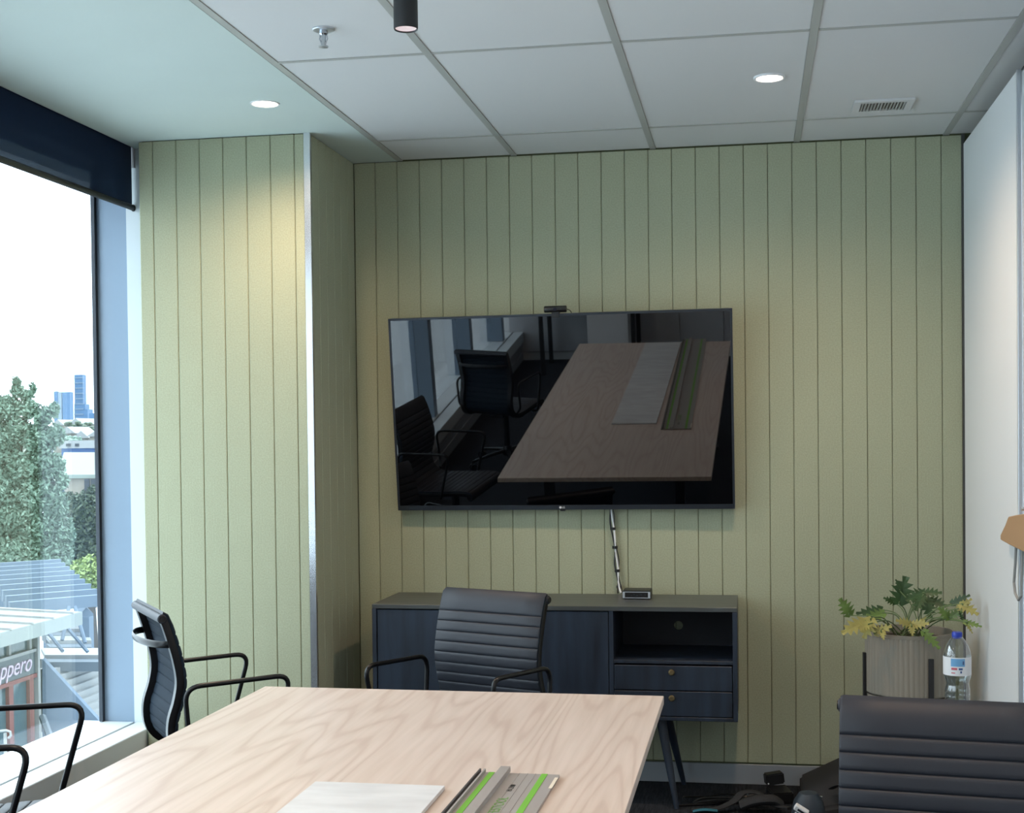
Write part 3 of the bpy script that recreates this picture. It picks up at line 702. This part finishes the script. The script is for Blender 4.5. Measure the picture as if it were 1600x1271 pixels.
LV = [
 (1329, 962, 1313, 936, 5.38, 'leafmid', .95, .02), (1379, 953, 1339, 958, 5.50, 'leafdark', .5, .05), (1382, 958, 1350, 968, 5.42, 'leafmid', .7, .04),
 (1352, 971, 1316, 989, 5.32, 'leafyellow', .75, .05), (1362, 966, 1350, 998, 5.30, 'leafyellow', .95, .03), (1366, 990, 1393, 978, 5.30, 'leafyellow', .8, .02),
 (1360, 975, 1342, 982, 5.28, 'leafyellow', .9, .03), (1377, 985, 1381, 1000, 5.28, 'leafyellow', .8, .02),
 (1405, 944, 1416, 901, 5.48, 'leafdark', 1.0, .01), (1399, 943, 1381, 934, 5.50, 'leafdark', .8, .01), (1407, 925, 1400, 906, 5.47, 'leafdark', .5, .01),
 (1444, 927, 1416, 937, 5.46, 'leafdark', .9, .04), (1440, 927, 1472, 926, 5.48, 'leafdark', .7, .02), (1442, 930, 1431, 954, 5.44, 'leafdark', .9, .04),
 (1447, 935, 1454, 966, 5.46, 'leafdark', 1.0, .03), (1452, 938, 1479, 947, 5.48, 'leafdark', .9, .03), (1486, 944, 1515, 930, 5.46, 'leafdark', .55, .03),
 (1484, 967, 1467, 950, 5.34, 'leafmid', .9, .02), (1484, 966, 1506, 950, 5.34, 'leafmid', .7, .02), (1500, 944, 1529, 960, 5.30, 'leafyellow', .75, .04), (1496, 952, 1518, 936, 5.30, 'leafyellow', .6, .02),
 (1506, 972, 1534, 979, 5.28, 'leafmid', .5, .03), (1505, 971, 1499, 955, 5.32, 'leafdark', .5, .01), (1508, 971, 1520, 990, 5.28, 'leafyellow', .4, .02),
 (1424, 977, 1401, 969, 5.30, 'leafyellow', .75, .03), (1424, 977, 1451, 974, 5.30, 'leafyellow', .75, .03), (1424, 976, 1426, 994, 5.28, 'leafyellow', .8, .02), (1432, 978, 1446, 965, 5.32, 'leafyellow', .5, .02),
 (1442, 986, 1469, 1014, 5.27, 'leafmid', .6, .03)]
for a in LV: leaf(*a)

# ------------------------------------------------------------------ water bottle on a small stool behind the right chair
bt = empty('water_bottle', (.640, 4.5, .535), 'clear plastic water bottle with a blue cap and white label', 'bottle')
bc = (.640, 4.5, .535)
pf = [(.028, .0), (.037, .006), (.039, .02)]
for k in range(7): pf += [(.039, .026 + k * .014), (.0372, .031 + k * .014), (.039, .036 + k * .014)]
pf += [(.039, .130), (.0350, .143), (.0345, .150), (.0405, .167), (.0425, .174), (.0425, .238), (.0405, .250), (.035, .268), (.0255, .285), (.0165, .296), (.0145, .300), (.0140, .302)]
m = MB(); m.lathe(pf, bc, 40, caps=False); m.build('bottle_body', M['pet'], bt, smooth=True)
m = MB(); m.lathe([(.0001, .003), (.033, .006)] + [(r - .0025, z) for r, z in pf[2:-7]] + [(.0001, .176)], bc, 32, caps=False); m.build('water', M['water'], bt, smooth=True)
m = MB(); m.lathe([(.0155, .292), (.0160, .294), (.0160, .309), (.0145, .312), (.0001, .312)], bc, 28); m.build('cap', M['capblue'], bt, smooth=True)
def patch(name, mt, a0, a1, z0, z1, r, par):
    m = MB(); n = 16; c = Vector(bc)
    for k in range(n):
        A, B = math.radians(a0 + (a1 - a0) * k / n), math.radians(a0 + (a1 - a0) * (k + 1) / n)
        m.quad([c + Vector((r * math.cos(q), r * math.sin(q), z)) for q, z in ((A, z0), (B, z0), (B, z1), (A, z1))])
    return m.build(name, mt, par, smooth=True)
lb = patch('label', M['white'], -200, 40, .178, .236, .0431, bt)
patch('blue_print', M['lblue'], -124, -66, .208, .2325, .0435, lb)
patch('red_print', M['lred'], -122, -98, .197, .204, .0435, lb)
patch('red_print', M['lred'], -122, -106, .186, .189, .0435, lb)
patch('navy_print', M['lnavy'], -92, -76, .197, .2035, .0435, lb)
patch('navy_print', M['lnavy'], -86, -79, .187, .194, .0435, lb)
patch('navy_print', M['lnavy'], -76, -70, .214, .225, .0438, lb)
st = empty('side_stool', (.63, 4.5, 0), 'low black stool behind the right chair carrying the water bottle', 'stool')
m = MB(); m.lathe([(.0001, .505), (.135, .505), (.14, .51), (.14, .53), (.135, .534), (.0001, .534)], (.63, 4.5, 0), 36, caps=False); m.build('seat', M['blackmatte'], st, smooth=True)
for k in range(3):
    a = 2 * PI * k / 3 + .5; m = MB(); m.tube([(.63 + .08 * math.cos(a), 4.5 + .08 * math.sin(a), .506), (.63 + .13 * math.cos(a), 4.5 + .13 * math.sin(a), 0)], [.011, .008], 10); m.build('leg', M['blackmatte'], st)

# ------------------------------------------------------------------ hanging pouch at the right edge
hp = empty('tan_pouch', (.84, 4.62, 1.2), 'tan angular pouch with a grey loop of cord hanging at the right edge', 'pouch')
m = MB(); m.prism([(4.863, 1.130), (4.863, 1.112), (4.70, 1.108), (4.45, 1.105), (4.45, 1.225), (4.60, 1.212), (4.72, 1.200), (4.77, 1.172), (4.82, 1.150)], .835, .862, 'x'); m.build('pouch_body', M['tan'], hp, .003)
m = MB(); m.tube([(.85, 4.665, 1.11), (.85, 4.68, 1.05), (.85, 4.705, .985), (.85, 4.685, .95), (.85, 4.63, .935), (.85, 4.58, .955), (.85, 4.56, 1.11)], .0045, 8); m.build('cord_loop', M['strapgrey'], hp, smooth=True)
m = MB(); m.tube([(.862, 4.55, 1.235), (.845, 4.55, 1.235)], .006, 8); m.build('hook', M['alu'], hp)

# ------------------------------------------------------------------ bags and leads on the floor at the lower right
tbg = empty('tool_bag', (.42, 5.60, 0), 'black soft tool bag slumped against the wall in the right corner', 'bag')
m = MB(); m.prism([(5.36, 0), (5.80, 0), (5.815, .08), (5.79, .16), (5.66, .19), (5.48, .16), (5.37, .06)], .19, .40, 'x')
for v in m.bm.verts:
    if v.co.x < .3: v.co.z *= .35
m.build('bag_body', M['blacksoft'], tbg, .02, 3, smooth=True)
m = MB(); m.tube(spline([(.30, 5.42, .10), (.33, 5.36, .13), (.37, 5.33, .12), (.39, 5.36, .11)], 6), .010, 8, sc=(.4, 1.6)); m.build('bag_strap', M['blacksoft'], tbg, smooth=True)
for p in ((.325, 5.40, .112), (.255, 5.345, .085)):
    m = MB(); m.lathe([(.0001, .004), (.006, .003), (.007, 0), (.006, -.003), (.0001, -.004)], p, 12); m.build('bag_stud', M['chrome'], tbg, smooth=True)
kp = empty('knee_pad', (.205, 5.285, 0), 'rounded dark blue grey pad leaning on the black bag', 'pad')
m = MB(); m.lathe([(.062, 0), (.066, .03), (.055, .085), (.035, .115), (.0001, .125)], (.205, 5.285, 0), 20); m.build('pad_shell', mat('pad_shell_plastic', (40, 50, 60), .5), kp, smooth=True)
def adapter(name, x, y, z, rot, label, dims=(.085, .05, .045)):
    r = empty(name, (x, y, z), label, 'power adapter', 'black power adapters on the floor')
    MM = Matrix.Translation((x, y, z)) @ Matrix.Rotation(rot[1], 4, 'Z') @ Matrix.Rotation(rot[0], 4, 'Y')
    m = MB(); m.box(-dims[0] / 2, dims[0] / 2, -dims[1] / 2, dims[1] / 2, 0, dims[2]); m.xf(MM); m.build('adapter_case', M['black'], r, .005, 2)
    m = MB(); m.lathe([(.0001, -.001), (.003, -.001), (.003, .001), (.0001, .001)], n=10); m.xf(MM @ Matrix.Translation((-dims[0] / 2 + .006, -dims[1] / 2 - .001, .01)) @ Matrix.Rotation(PI / 2, 4, 'X')); m.build('status_light', M['white'], r)
    return r
adapter('power_adapter', .085, 5.66, .052, (-.12, .25), 'upper of two black power adapters stacked by the wall', (.075, .05, .045))
adapter('power_adapter', .105, 5.60, .0, (-.05, .2), 'lower of two black power adapters stacked by the wall', (.085, .13, .045))
hb = empty('holster_belt', (-.02, 5.47, 0), 'black webbing belt lying crumpled on the carpet', 'belt')
m = MB(); m.tube(spline([(-.24, 5.36, .012), (-.15, 5.37, .016), (-.08, 5.42, .035), (-.04, 5.46, .062), (.02, 5.47, .058), (.07, 5.42, .03), (.14, 5.37, .03)], 8), .022, 10, sc=(.28, 1)); m.build('belt_strap', M['blacksoft'], hb, smooth=True)
m = MB(); m.tube(spline([(-.05, 5.40, .025), (.0, 5.40, .045), (.07, 5.41, .05), (.10, 5.42, .03)], 6), .034, 12, sc=(.6, 1)); m.build('belt_pouch', M['blacksoft'], hb, smooth=True)
m = MB(); m.tube([(-.025, 5.425, .062), (-.021, 5.421, .063)], .005, 10); m.build('belt_stud', M['chrome'], hb, smooth=True)
m = MB(); m.tube(spline([(-.23, 5.345, .012), (-.19, 5.335, .022), (-.14, 5.34, .018)], 5), .016, 8, sc=(.35, 1)); tag(m.build('teal_strap', M['teal'], None, smooth=True), 'short teal strap on the carpet by the sideboard leg', 'strap')
wp_ = empty('white_plug', (.13, 5.20, .0), 'small white plug lying among the black leads', 'plug')
MM = Matrix.Translation((.176, 5.205, .070)) @ Matrix.Rotation(.55, 4, 'Y') @ Matrix.Rotation(.3, 4, 'X')
m = MB(); m.box(-.028, .028, -.012, .012, -.011, .011); m.xf(MM); m.build('plug_case', M['white'], wp_, .003)
m = MB(); m.box(-.014, .014, -.0128, -.0118, -.004, .004); m.xf(MM); m.build('plug_mark', M['tvbezel'], wp_)
m = MB(); m.tube([(.157, 5.21, .060), (.145, 5.20, .014), (.12, 5.19, .004)], .004, 6); m.build('plug_lead', M['white'], wp_)
m = MB()
pp = [(-.30, 5.44, .006)]
for k in range(26):
    a = k * .62; pp.append((-.16 + .14 * math.cos(a) + .004 * k, 5.54 + .06 * math.sin(a * 1.13), .006 + .006 * (k % 3)))
m.tube(spline(pp, 4), .0045, 6); tag(m.build('black_lead', M['black'], None, smooth=True), 'loose black power lead coiled on the carpet left of the adapters', 'cable')

# side desk far behind, seen mirrored in the television
ds = empty('side_desk', (-1.9, -1.9, 0), 'plain desk by the wall behind the camera, mirrored in the television', 'desk')
rbox('desk_top', M['blackmatte'], (-2.2, -1.2, -2.3, -1.7, .70, .73), ds, .002)
for x in (-2.17, -1.27):
    for y in (-2.26, -1.74): rbox('desk_leg', M['blackmatte'], (x, x + .04, y, y + .04, 0, .70), ds, 0)
rbox('desk_drawer_unit', M['white'], (-1.7, -1.3, -2.2, -1.75, .1, .69), ds, .003)
tbx = empty('tool_box', (-1.75, -1.95, .73), 'yellow tool box on the desk behind the camera', 'tool box')
rbox('box_body', M['yellowbox'], (-1.9, -1.6, -2.05, -1.85, .731, .84), tbx, .008)
rbox('box_lid', M['black'], (-1.9, -1.6, -2.05, -1.85, .842, .88), tbx, .006)

# ------------------------------------------------------------------ outside
GZ = -7.0
OM = {}
OUTF = {'asphalt': 1.15, 'leafA': .95, 'leafB': .8, 'leafC': .9}
def om(n, rgb, r=.7, **k): q = OUTF.get(n, .52); OM[n] = mat('outside_' + n, [c * q for c in rgb], r, **k); return OM[n]
om('asphalt', (150, 154, 156)); om('pergola', (140, 168, 196)); om('pale', (216, 222, 222)); om('roof', (196, 210, 208)); om('steel', (132, 150, 164))
om('redframe', (168, 92, 92)); om('shopwall', (120, 136, 148)); om('towerblue', (70, 140, 200), .35); om('towerpale', (168, 196, 220), .4); om('bluefascia', (54, 112, 190))
om('cream', (206, 196, 176)); om('dark', (52, 62, 72)); om('shopglass', (96, 132, 146), .12); om('greenroof', (190, 208, 196)); om('leafA', (84, 108, 92), .6); om('leafB', (62, 80, 50), .6); om('leafC', (128, 148, 84), .6); om('bark', (88, 80, 72)); om('yellow', (214, 180, 80))
S(rbox('ground', OM['asphalt'], (-1800, 60, -200, 2600, GZ - 1, GZ), None, 0)); bpy.data.objects['ground']['kind'] = 'structure'

def tree(name, label, x, y, D, blobs, n, size, mt, trunk_px, seed):
    """blobs: (px, py, rx px, ry px) of the crown at distance D"""
    rs = np.random.RandomState(seed); base = atd(x, y, D); base.z = GZ
    r = empty(name, base, label, 'tree'); k = D / F
    V = []; tot = sum(b[2] * b[3] for b in blobs)
    for b in blobs:
        c = atd(b[0], b[1], D); rx, rz_ = b[2] * k, b[3] * k
        cnt = int(n * b[2] * b[3] / tot); p = rs.normal(size=(cnt, 3)); p /= np.linalg.norm(p, axis=1)[:, None]
        p *= (rs.uniform(.05, 1.0, cnt) ** .5)[:, None]
        clump = np.sin(p[:, 0] * 7 + seed) * np.cos(p[:, 2] * 6) * np.sin(p[:, 1] * 5 + 1)
        p *= (1 + .12 * clump)[:, None]
        V.append(np.array(c)[None] + p * np.array([rx, rx, rz_])[None])
    V = np.concatenate(V); n = len(V)
    a = rs.normal(size=(n, 3)); a /= np.linalg.norm(a, axis=1)[:, None]; b = np.cross(a, rs.normal(size=(n, 3))); b /= np.linalg.norm(b, axis=1)[:, None]
    s = size * rs.uniform(.6, 1.3, n)[:, None]
    q = np.stack([V - a * s, V - b * s * .45, V + a * s, V + b * s * .45], 1).reshape(-1, 3) - np.array(base)
    me = bpy.data.meshes.new('foliage'); me.from_pydata([], [], [])
    me.vertices.add(4 * n); me.vertices.foreach_set('co', q.ravel())
    me.loops.add(4 * n); me.loops.foreach_set('vertex_index', np.arange(4 * n)); me.polygons.add(n); me.polygons.foreach_set('loop_start', np.arange(n) * 4)
    me.update(); me.validate(); me.materials.append(OM[mt])
    o = bpy.data.objects.new('foliage', me); COL.objects.link(o); o.parent = r; o['kind'] = 'stuff'
    m = MB()
    top = atd(trunk_px[0], trunk_px[1], D)
    m.tube([base, base.lerp(top, .5), top], [.35, .25, .12], 8)
    for b_ in blobs:
        c = atd(b_[0], b_[1], D); m.tube([base.lerp(top, .55), base.lerp(top, .75).lerp(c, .5), c], [.14, .09, .03], 6)
    m.build('trunk', OM['bark'], r)
    return r
tree('shade_tree', 'large grey green tree filling the left of the window view', 10, 900, 62,
     [(25, 598, 7, 11), (28, 611, 12, 11), (42, 618, 12, 9), (51, 606, 5, 9), (10, 628, 12, 10), (-6, 622, 10, 9), (14, 640, 22, 22), (42, 640, 18, 16), (-20, 650, 30, 44), (66, 652, 16, 20), (84, 640, 9, 14), (30, 676, 26, 22), (62, 690, 26, 26), (0, 700, 34, 34), (88, 680, 14, 18), (-50, 720, 40, 60),
      (44, 730, 34, 28), (80, 728, 22, 22), (10, 760, 36, 34), (60, 772, 34, 30), (98, 752, 10, 14), (88, 790, 20, 26), (30, 810, 36, 32), (-20, 820, 44, 50), (70, 830, 30, 34), (100, 838, 18, 34), (20, 860, 60, 30), (80, 868, 36, 26)], 46000, .115, 'leafA', (20, 700), 3)
tree('dark_tree', 'dark green tree behind the yellow green shrub, right of the window view', 140, 900, 70, [(140, 810, 34, 44), (125, 850, 30, 50), (155, 860, 26, 50), (112, 790, 14, 22), (150, 775, 14, 18)], 22000, .13, 'leafB', (140, 820), 5)
tree('bright_shrub', 'bright yellow green shrub beside the slatted pergola', 140, 940, 56, [(140, 895, 28, 24), (158, 905, 16, 34), (125, 888, 14, 12)], 5000, .13, 'leafC', (140, 900), 8)

pg = empty('pergola', atz(90, 900, -3.0), 'large blue grey pergola of parallel slats outside the window', 'pergola')
Rn, Rf = atz(161, 929, -3.0), atz(94, 874, -3.0); Ln_ = atz(14, 941, -3.0)
dirv = (Ln_ - Rn).normalized(); Lp = (Ln_ - Rn).length
for k in range(9):
    t = k / 8; t = t ** 1.0
    a = Rn.lerp(Rf, t); b = a + dirv * Lp * 1.0; pv = Vector((-dirv.y, dirv.x, 0)) * .09
    m = MB(); A = [m.bm.verts.new(p) for p in (a - pv, a + pv, b + pv, b - pv)]; B = [m.bm.verts.new(p - Vector((0, 0, .34))) for p in (a - pv, a + pv, b + pv, b - pv)]
    m.bm.faces.new(A); m.bm.faces.new(B)
    for i in range(4): m.bm.faces.new((A[i], A[(i + 1) % 4], B[(i + 1) % 4], B[i]))
    m.build('slat', OM['pergola'], pg)
for (a, b, z) in ((Rn, Rf, -3.34), (Ln_, Ln_ + (Rf - Rn), -3.34)):
    m = MB(); o_ = dirv * (.5 if a is Rn else -.5); m.tube([a + o_ + Vector((0, 0, -.55)), b + o_ + Vector((0, 0, -.55))], .2, 4); m.build('edge_beam', OM['pergola'], pg)
for p in (Rn + dirv * .5, Rf + dirv * .5, Ln_ - dirv * .5, Ln_ + (Rf - Rn) - dirv * .5):
    m = MB(); m.box(p.x - .14, p.x + .14, p.y - .14, p.y + .14, GZ, -3.6); m.build('post', OM['pergola'], pg)

def slab(name, P4, th, mt, parent):
    m = MB(); A = [m.bm.verts.new(p) for p in P4]; B = [m.bm.verts.new(Vector(p) - Vector((0, 0, th))) for p in P4]
    m.bm.faces.new(A); m.bm.faces.new(B)
    for i in range(4): m.bm.faces.new((A[i], A[(i + 1) % 4], B[(i + 1) % 4], B[i]))
    return m.build(name, mt, parent)
tr = empty('white_canopy', atz(110, 1000, -4.2), 'stepped white canopy slabs with steel struts under the pergola', 'canopy')
for (y0, y1, x0, x1) in ((962, 966, 84, 108), (975, 983, 65, 124), (994, 1001, 72, 140), (1013, 1024, 64, 163)):
    z = -4.2
    slab('canopy_slab', [atz(x0, y0, z), atz(x1, y0, z), atz(x1 + 3, y1, z), atz(x0 + 6, y1, z)], .10, OM['pale'], tr)
    slab('canopy_beam', [atz(x0, y1, z) + Vector((0, 0, -.1)), atz(x1 + 3, y1, z) + Vector((0, 0, -.1)), atz(x1 + 3, y1 + 5, z) + Vector((0, 0, -.1)), atz(x0 + 6, y1 + 5, z) + Vector((0, 0, -.1))], .25, OM['steel'], tr)
for (a, b) in (((108, 948), (97, 1001)), ((117, 948), (133, 1005)), ((87, 960), (137, 1019)), ((70, 982), (98, 1018))):
    m = MB(); m.tube([atd(a[0], a[1], 36.5), atd(b[0], b[1], 36)], .05, 6); m.build('strut', OM['pergola'], tr)
for x in (90, 104, 122, 138, 152, 163):
    p = atd(x, 1030, 38.5); m = MB(); m.box(p.x - .09, p.x + .09, p.y - .09, p.y + .09, GZ, p.z); m.build('canopy_post', OM['steel'], tr)
slab('canopy_floor', [atd(60, 1030, 40), atd(175, 1032, 40), atd(175, 1032, 44), atd(60, 1030, 44)], 4.2, OM['dark'], tr)

stp = empty('outdoor_stair', atd(110, 1100, 36), 'white outdoor stair descending to the right below the canopy', 'stairs')
for k in range(11):
    x = 78 + k * 8.6; y = 1043 + k * 9.4
    a = atd(x, y, 36); q = Vector((.28, 0, 0)); 
    m = MB(); m.box(a.x - .15, a.x + .28, a.y - .3, a.y + 1.6, a.z - .28, a.z); m.build('step', OM['pale'], stp)
rw_ = [atd(66, 1030, 35.4), atd(78, 1043, 35.4), atd(172, 1146, 35.4), atd(172, 1200, 35.4), atd(66, 1200, 35.4)]
m = MB(); A = [m.bm.verts.new(p) for p in rw_]; B = [m.bm.verts.new(p + Vector((0, .15, 0))) for p in rw_]
m.bm.faces.new(A); m.bm.faces.new(B)
for i in range(5): m.bm.faces.new((A[i], A[(i + 1) % 5], B[(i + 1) % 5], B[i]))
m.build('stair_wall', OM['pergola'], stp)
bl = empty('boom_barrier', atd(80, 1160, 34), 'blue grey tilted bar with a red light at its lower end', 'barrier')
m = MB(); m.tube([atd(66, 1120, 34.6), atd(81, 1160, 34)], .09, 6); m.build('bar', OM['steel'], bl)
m = MB(); p = atd(82, 1157, 34); m.box(p.x - .06, p.x + .06, p.y - .06, p.y + .06, p.z - .14, p.z + .05); m.build('red_lamp', mat('red_marker_lamp', (230, 110, 120), .4), bl)
m = MB(); p = atd(82, 1162, 34); m.tube([Vector((p.x, p.y, GZ)), p], .05, 8); m.build('barrier_post', OM['steel'], bl)

# shop: facade runs along Y
fx = atd(58, 1100, 35).x; Fy = lambda px: atx(px, 1050, fx).y
sh = empty('corner_shop', (fx, Fy(58), GZ), 'glass fronted shop with red framed doors and script lettering', 'building')
y1_, y0_ = Fy(60), Fy(60) - 9
zt = atx(58, 981, fx).z; zs0 = atx(30, 1061, fx).z; zs1 = atx(30, 1026, fx).z
rbox('shop_wall', OM['shopwall'], (fx - 6, fx - .25, y0_, y1_, GZ, zt), sh, 0)
rbox('corner_post', OM['pale'], (fx - .12, fx + .06, y1_ - .12, y1_, GZ, zt), sh, 0)
sbn = rbox('sign_band', OM['shopwall'], (fx - .25, fx - .02, y0_, y1_ - .12, zs0, zs1), sh, 0)
rbox('band_rail', OM['pale'], (fx - .25, fx + .03, y0_, y1_ - .12, zs1, zs1 + .08), sh, 0)
rbox('band_rail', OM['redframe'], (fx - .25, fx + .03, y0_, y1_ - .12, zs0 - .10, zs0), sh, 0)
rbox('upper_glazing', OM['shopglass'], (fx - .25, fx - .10, y0_, y1_ - .12, zs1 + .08, zt), sh, 0)
rbox('door_glazing', OM['shopglass'], (fx - .25, fx - .12, y0_, y1_ - .12, GZ, zs0 - .10), sh, 0)
for k in range(9):
    y = y1_ - .30 - k * .98
    rbox('door_frame', OM['redframe'], (fx - .12, fx - .02, y - .10, y + .10, GZ, zs0 - .1), sh, 0)
    rbox('upper_mullion', OM['pale'], (fx - .10, fx - .03, y - .05, y + .05, zs1 + .08, zt), sh, 0)
ymid = (Fy(2) + Fy(54)) / 2
text('lettering', 'ppero', .62, Matrix.Translation((fx + .0, ymid - .15, (zs0 + zs1) / 2 + .03)) @ Matrix.Rotation(PI / 2, 4, 'Z') @ Matrix.Rotation(PI / 2, 4, 'X'), mat('shop_script_white', (150, 136, 150), .5), sh, .02, .35)
ea = [(fx - 6, y1_ + .6), (fx + .9, y1_ + .6), (fx + .9, y0_), (fx - 6, y0_)]
rf = slab('roof', [(x, y, zt + (.62 if x < fx else .34)) for x, y in ea], .10, OM['roof'], sh)
for k in range(10):
    y = y1_ + .2 - k * 1.0
    slab('roof_seam', [(fx - 6, y, zt + .67), (fx + .9, y, zt + .39), (fx + .9, y - .07, zt + .39), (fx - 6, y - .07, zt + .67)], .06, OM['pale'], sh)
rbox('fascia', OM['roof'], (fx + .82, fx + .92, y0_, y1_ + .62, zt, zt + .33), sh, 0)
rbox('fascia', OM['roof'], (fx - 6, fx + .82, y1_ + .52, y1_ + .62, zt, zt + .33), sh, 0)
ul = empty('goose_neck_pole', atd(8, 1180, 20), 'thin white hooked pole standing in front of the shop', 'pole')
m = MB(); b_ = atd(8, 1185, 20); tp = atd(8, 1146, 20)
m.tube([Vector((b_.x, b_.y, GZ)), tp], .025, 8); m.tube([atd(0, 1143, 20), atd(10, 1142, 20), atd(16, 1144, 20), atd(17, 1150, 20), atd(13, 1154, 20)], .02, 8); m.build('pole', OM['pale'], ul)

# house, blue building, hillside roofs, towers
hs = empty('cream_house', atd(130, 770, 110), 'cream house with a pale green hipped roof beyond the trees', 'building')
D = 110
slab('roof', [atd(100, 707, D + 8), atd(172, 707, D + 8), atd(186, 742, D), atd(88, 742, D)], .3, OM['greenroof'], hs)
a, b = atd(100, 744, D + .5), atd(186, 744, D + .5)
m = MB(); m.box(a.x, b.x, a.y, a.y + 6, GZ, a.z); m.build('wall', OM['cream'], hs)
for x in (136, 146): 
    a = atd(x - 4, 749, D - .2); b = atd(x + 4, 772, D - .2); m = MB(); m.box(a.x, b.x, a.y - .05, a.y + .1, b.z, a.z); m.build('window', OM['dark'], hs)
bb = empty('blue_building', atd(130, 740, 170), 'low blue building with a white parapet behind the cream house', 'building')
D = 170
a, b = atd(96, 700, D), atd(190, 722, D); m = MB(); m.box(a.x, b.x, a.y, a.y + 12, GZ, a.z); m.build('wall', OM['bluefascia'], bb)
a, b = atd(92, 689, D - .3), atd(190, 700, D - .3); m = MB(); m.box(a.x, b.x, a.y, a.y + 13, b.z, a.z); m.build('parapet', OM['pale'], bb)
for k in range(6):
    x = 103 + k * 14; a, b = atd(x, 693.5, D - .8), atd(x + 6, 698, D - .8); m = MB(); m.box(a.x, b.x, a.y, a.y + .4, b.z, a.z); m.build('window', OM['dark'], bb)
for i, (x0, x1, y0, y1, D, lab) in enumerate(((96, 118, 672, 684, 260, 'white roofed house on the hillside left of the tower foot'), (118, 140, 679, 688, 240, 'white roofed house in the middle of the distant hillside'), (112, 128, 658, 664, 300, 'small white house high on the distant hillside'), (140, 175, 676, 690, 230, 'white flat roofed house at the right of the hillside'), (84, 100, 660, 668, 310, 'pale house at the left of the distant hillside'))):
    h = empty('hillside_house', atd((x0 + x1) / 2, y1, D), lab, 'house', 'pale houses on the distant hillside'); a, b = atd(x0, y0, D), atd(x1, y1, D)
    m = MB(); m.box(a.x, b.x, a.y, a.y + 8, b.z - 12, a.z - .6); m.build('wall', OM['cream'], h)
    m = MB(); m.prism([(a.x - .4, a.z - .7), (b.x + .4, a.z - .7), ((a.x + b.x) / 2, a.z + .6)], a.y - .4, a.y + 8.4, 'y'); m.build('roof', OM['pale'], h)
def hill(label, D, pts, mt, seed):
    rs = np.random.RandomState(seed); r = empty('hillside_trees', atd(100, 690, D), label, 'trees')
    m = MB(); k = D / F
    for (x, y, w_, h_) in pts:
        for q in range(26):
            c = atd(x + rs.uniform(-w_, w_), y + rs.uniform(-h_, h_), D + rs.uniform(-4, 4)); s = k * rs.uniform(2.5, 5)
            bmesh.ops.create_icosphere(m.bm, subdivisions=1, radius=s, matrix=Matrix.Translation(c) @ Matrix.Diagonal((1.1, 1.1, .8, 1)))
    o = m.build('foliage', OM[mt], r, smooth=False); o['kind'] = 'stuff'
hill('band of mixed green trees on the distant hillside below the towers', 280, [(150, 668, 22, 7), (120, 666, 16, 5), (90, 675, 18, 8), (165, 662, 14, 5)], 'leafB', 1)
hill('lighter green trees in front of the distant hillside houses', 215, [(106, 688, 20, 5), (80, 690, 20, 8)], 'leafA', 2)
m = MB(); P_ = [atd(-120, 700, 195), atd(240, 700, 195), atd(240, 700, 430), atd(-120, 700, 430)]
for p_, z_ in zip(P_, (GZ, GZ, 3.5, 3.5)): p_.z = z_
A = [m.bm.verts.new(p) for p in P_]; B = [m.bm.verts.new((p.x, p.y, GZ - 1)) for p in P_]; m.bm.faces.new(A); m.bm.faces.new(B)
for i in range(4): m.bm.faces.new((A[i], A[(i + 1) % 4], B[(i + 1) % 4], B[i]))
S(m.build('hill', OM['leafB']))
tg = 'distant city towers'
def tower(label, segs, D, mt, bands=0):
    r = empty('city_tower', atd((segs[0][0] + segs[0][1]) / 2, 690, D), label, 'tower', tg)
    for (x0, x1, y0, y1, mm) in segs:
        a, b = atd(x0, y0, D), atd(x1, y1, D); m = MB(); m.box(a.x, b.x, a.y, a.y + (b.x - a.x) * .8, b.z, a.z); m.build('tower_block', OM[mm], r)
    x0, x1, y0, y1, _ = segs[0]
    for k in range(bands):
        y = y0 + (y1 - y0) * (k + .5) / bands; a, b = atd(x0, y, D - 2), atd(x1, y + .9, D - 2); m = MB(); m.box(a.x - .3, b.x + .3, a.y, a.y + 3, b.z, a.z); m.build('floor_band', OM['towerpale'], r)
tower('tallest blue glass tower on the skyline, narrowing at the top', [(116, 131, 586, 700, 'towerblue'), (116, 135, 632, 700, 'towerblue'), (116, 139, 640, 700, 'towerblue')], 2400, 'towerblue', 14)
tower('pale blue twin slab tower left of the tallest tower', [(97, 111, 613, 700, 'towerblue'), (90, 97, 613, 700, 'towerpale'), (84, 91, 612, 700, 'towerblue')], 2300, 'towerblue', 0)
tower('short blue tower right of the tallest tower', [(139, 148, 646, 700, 'towerblue'), (148, 156, 644, 700, 'towerpale'), (156, 164, 646, 700, 'towerblue')], 2200, 'towerblue', 0)
yl = empty('yellow_crane_cab', atd(81, 690, 200), 'small yellow sign showing through the edge of the large tree', 'sign')
a, b = atd(79, 672, 75), atd(84, 686, 75); m = MB(); m.box(a.x, b.x, a.y, a.y + .12, b.z, a.z); m.build('sign_board', OM['yellow'], yl)
m = MB(); c = atd(81.5, 686, 75.05); m.tube([c, Vector((c.x, c.y, GZ))], .05, 6); m.build('sign_post', OM['steel'], yl)
yl.name = 'yellow_sign'
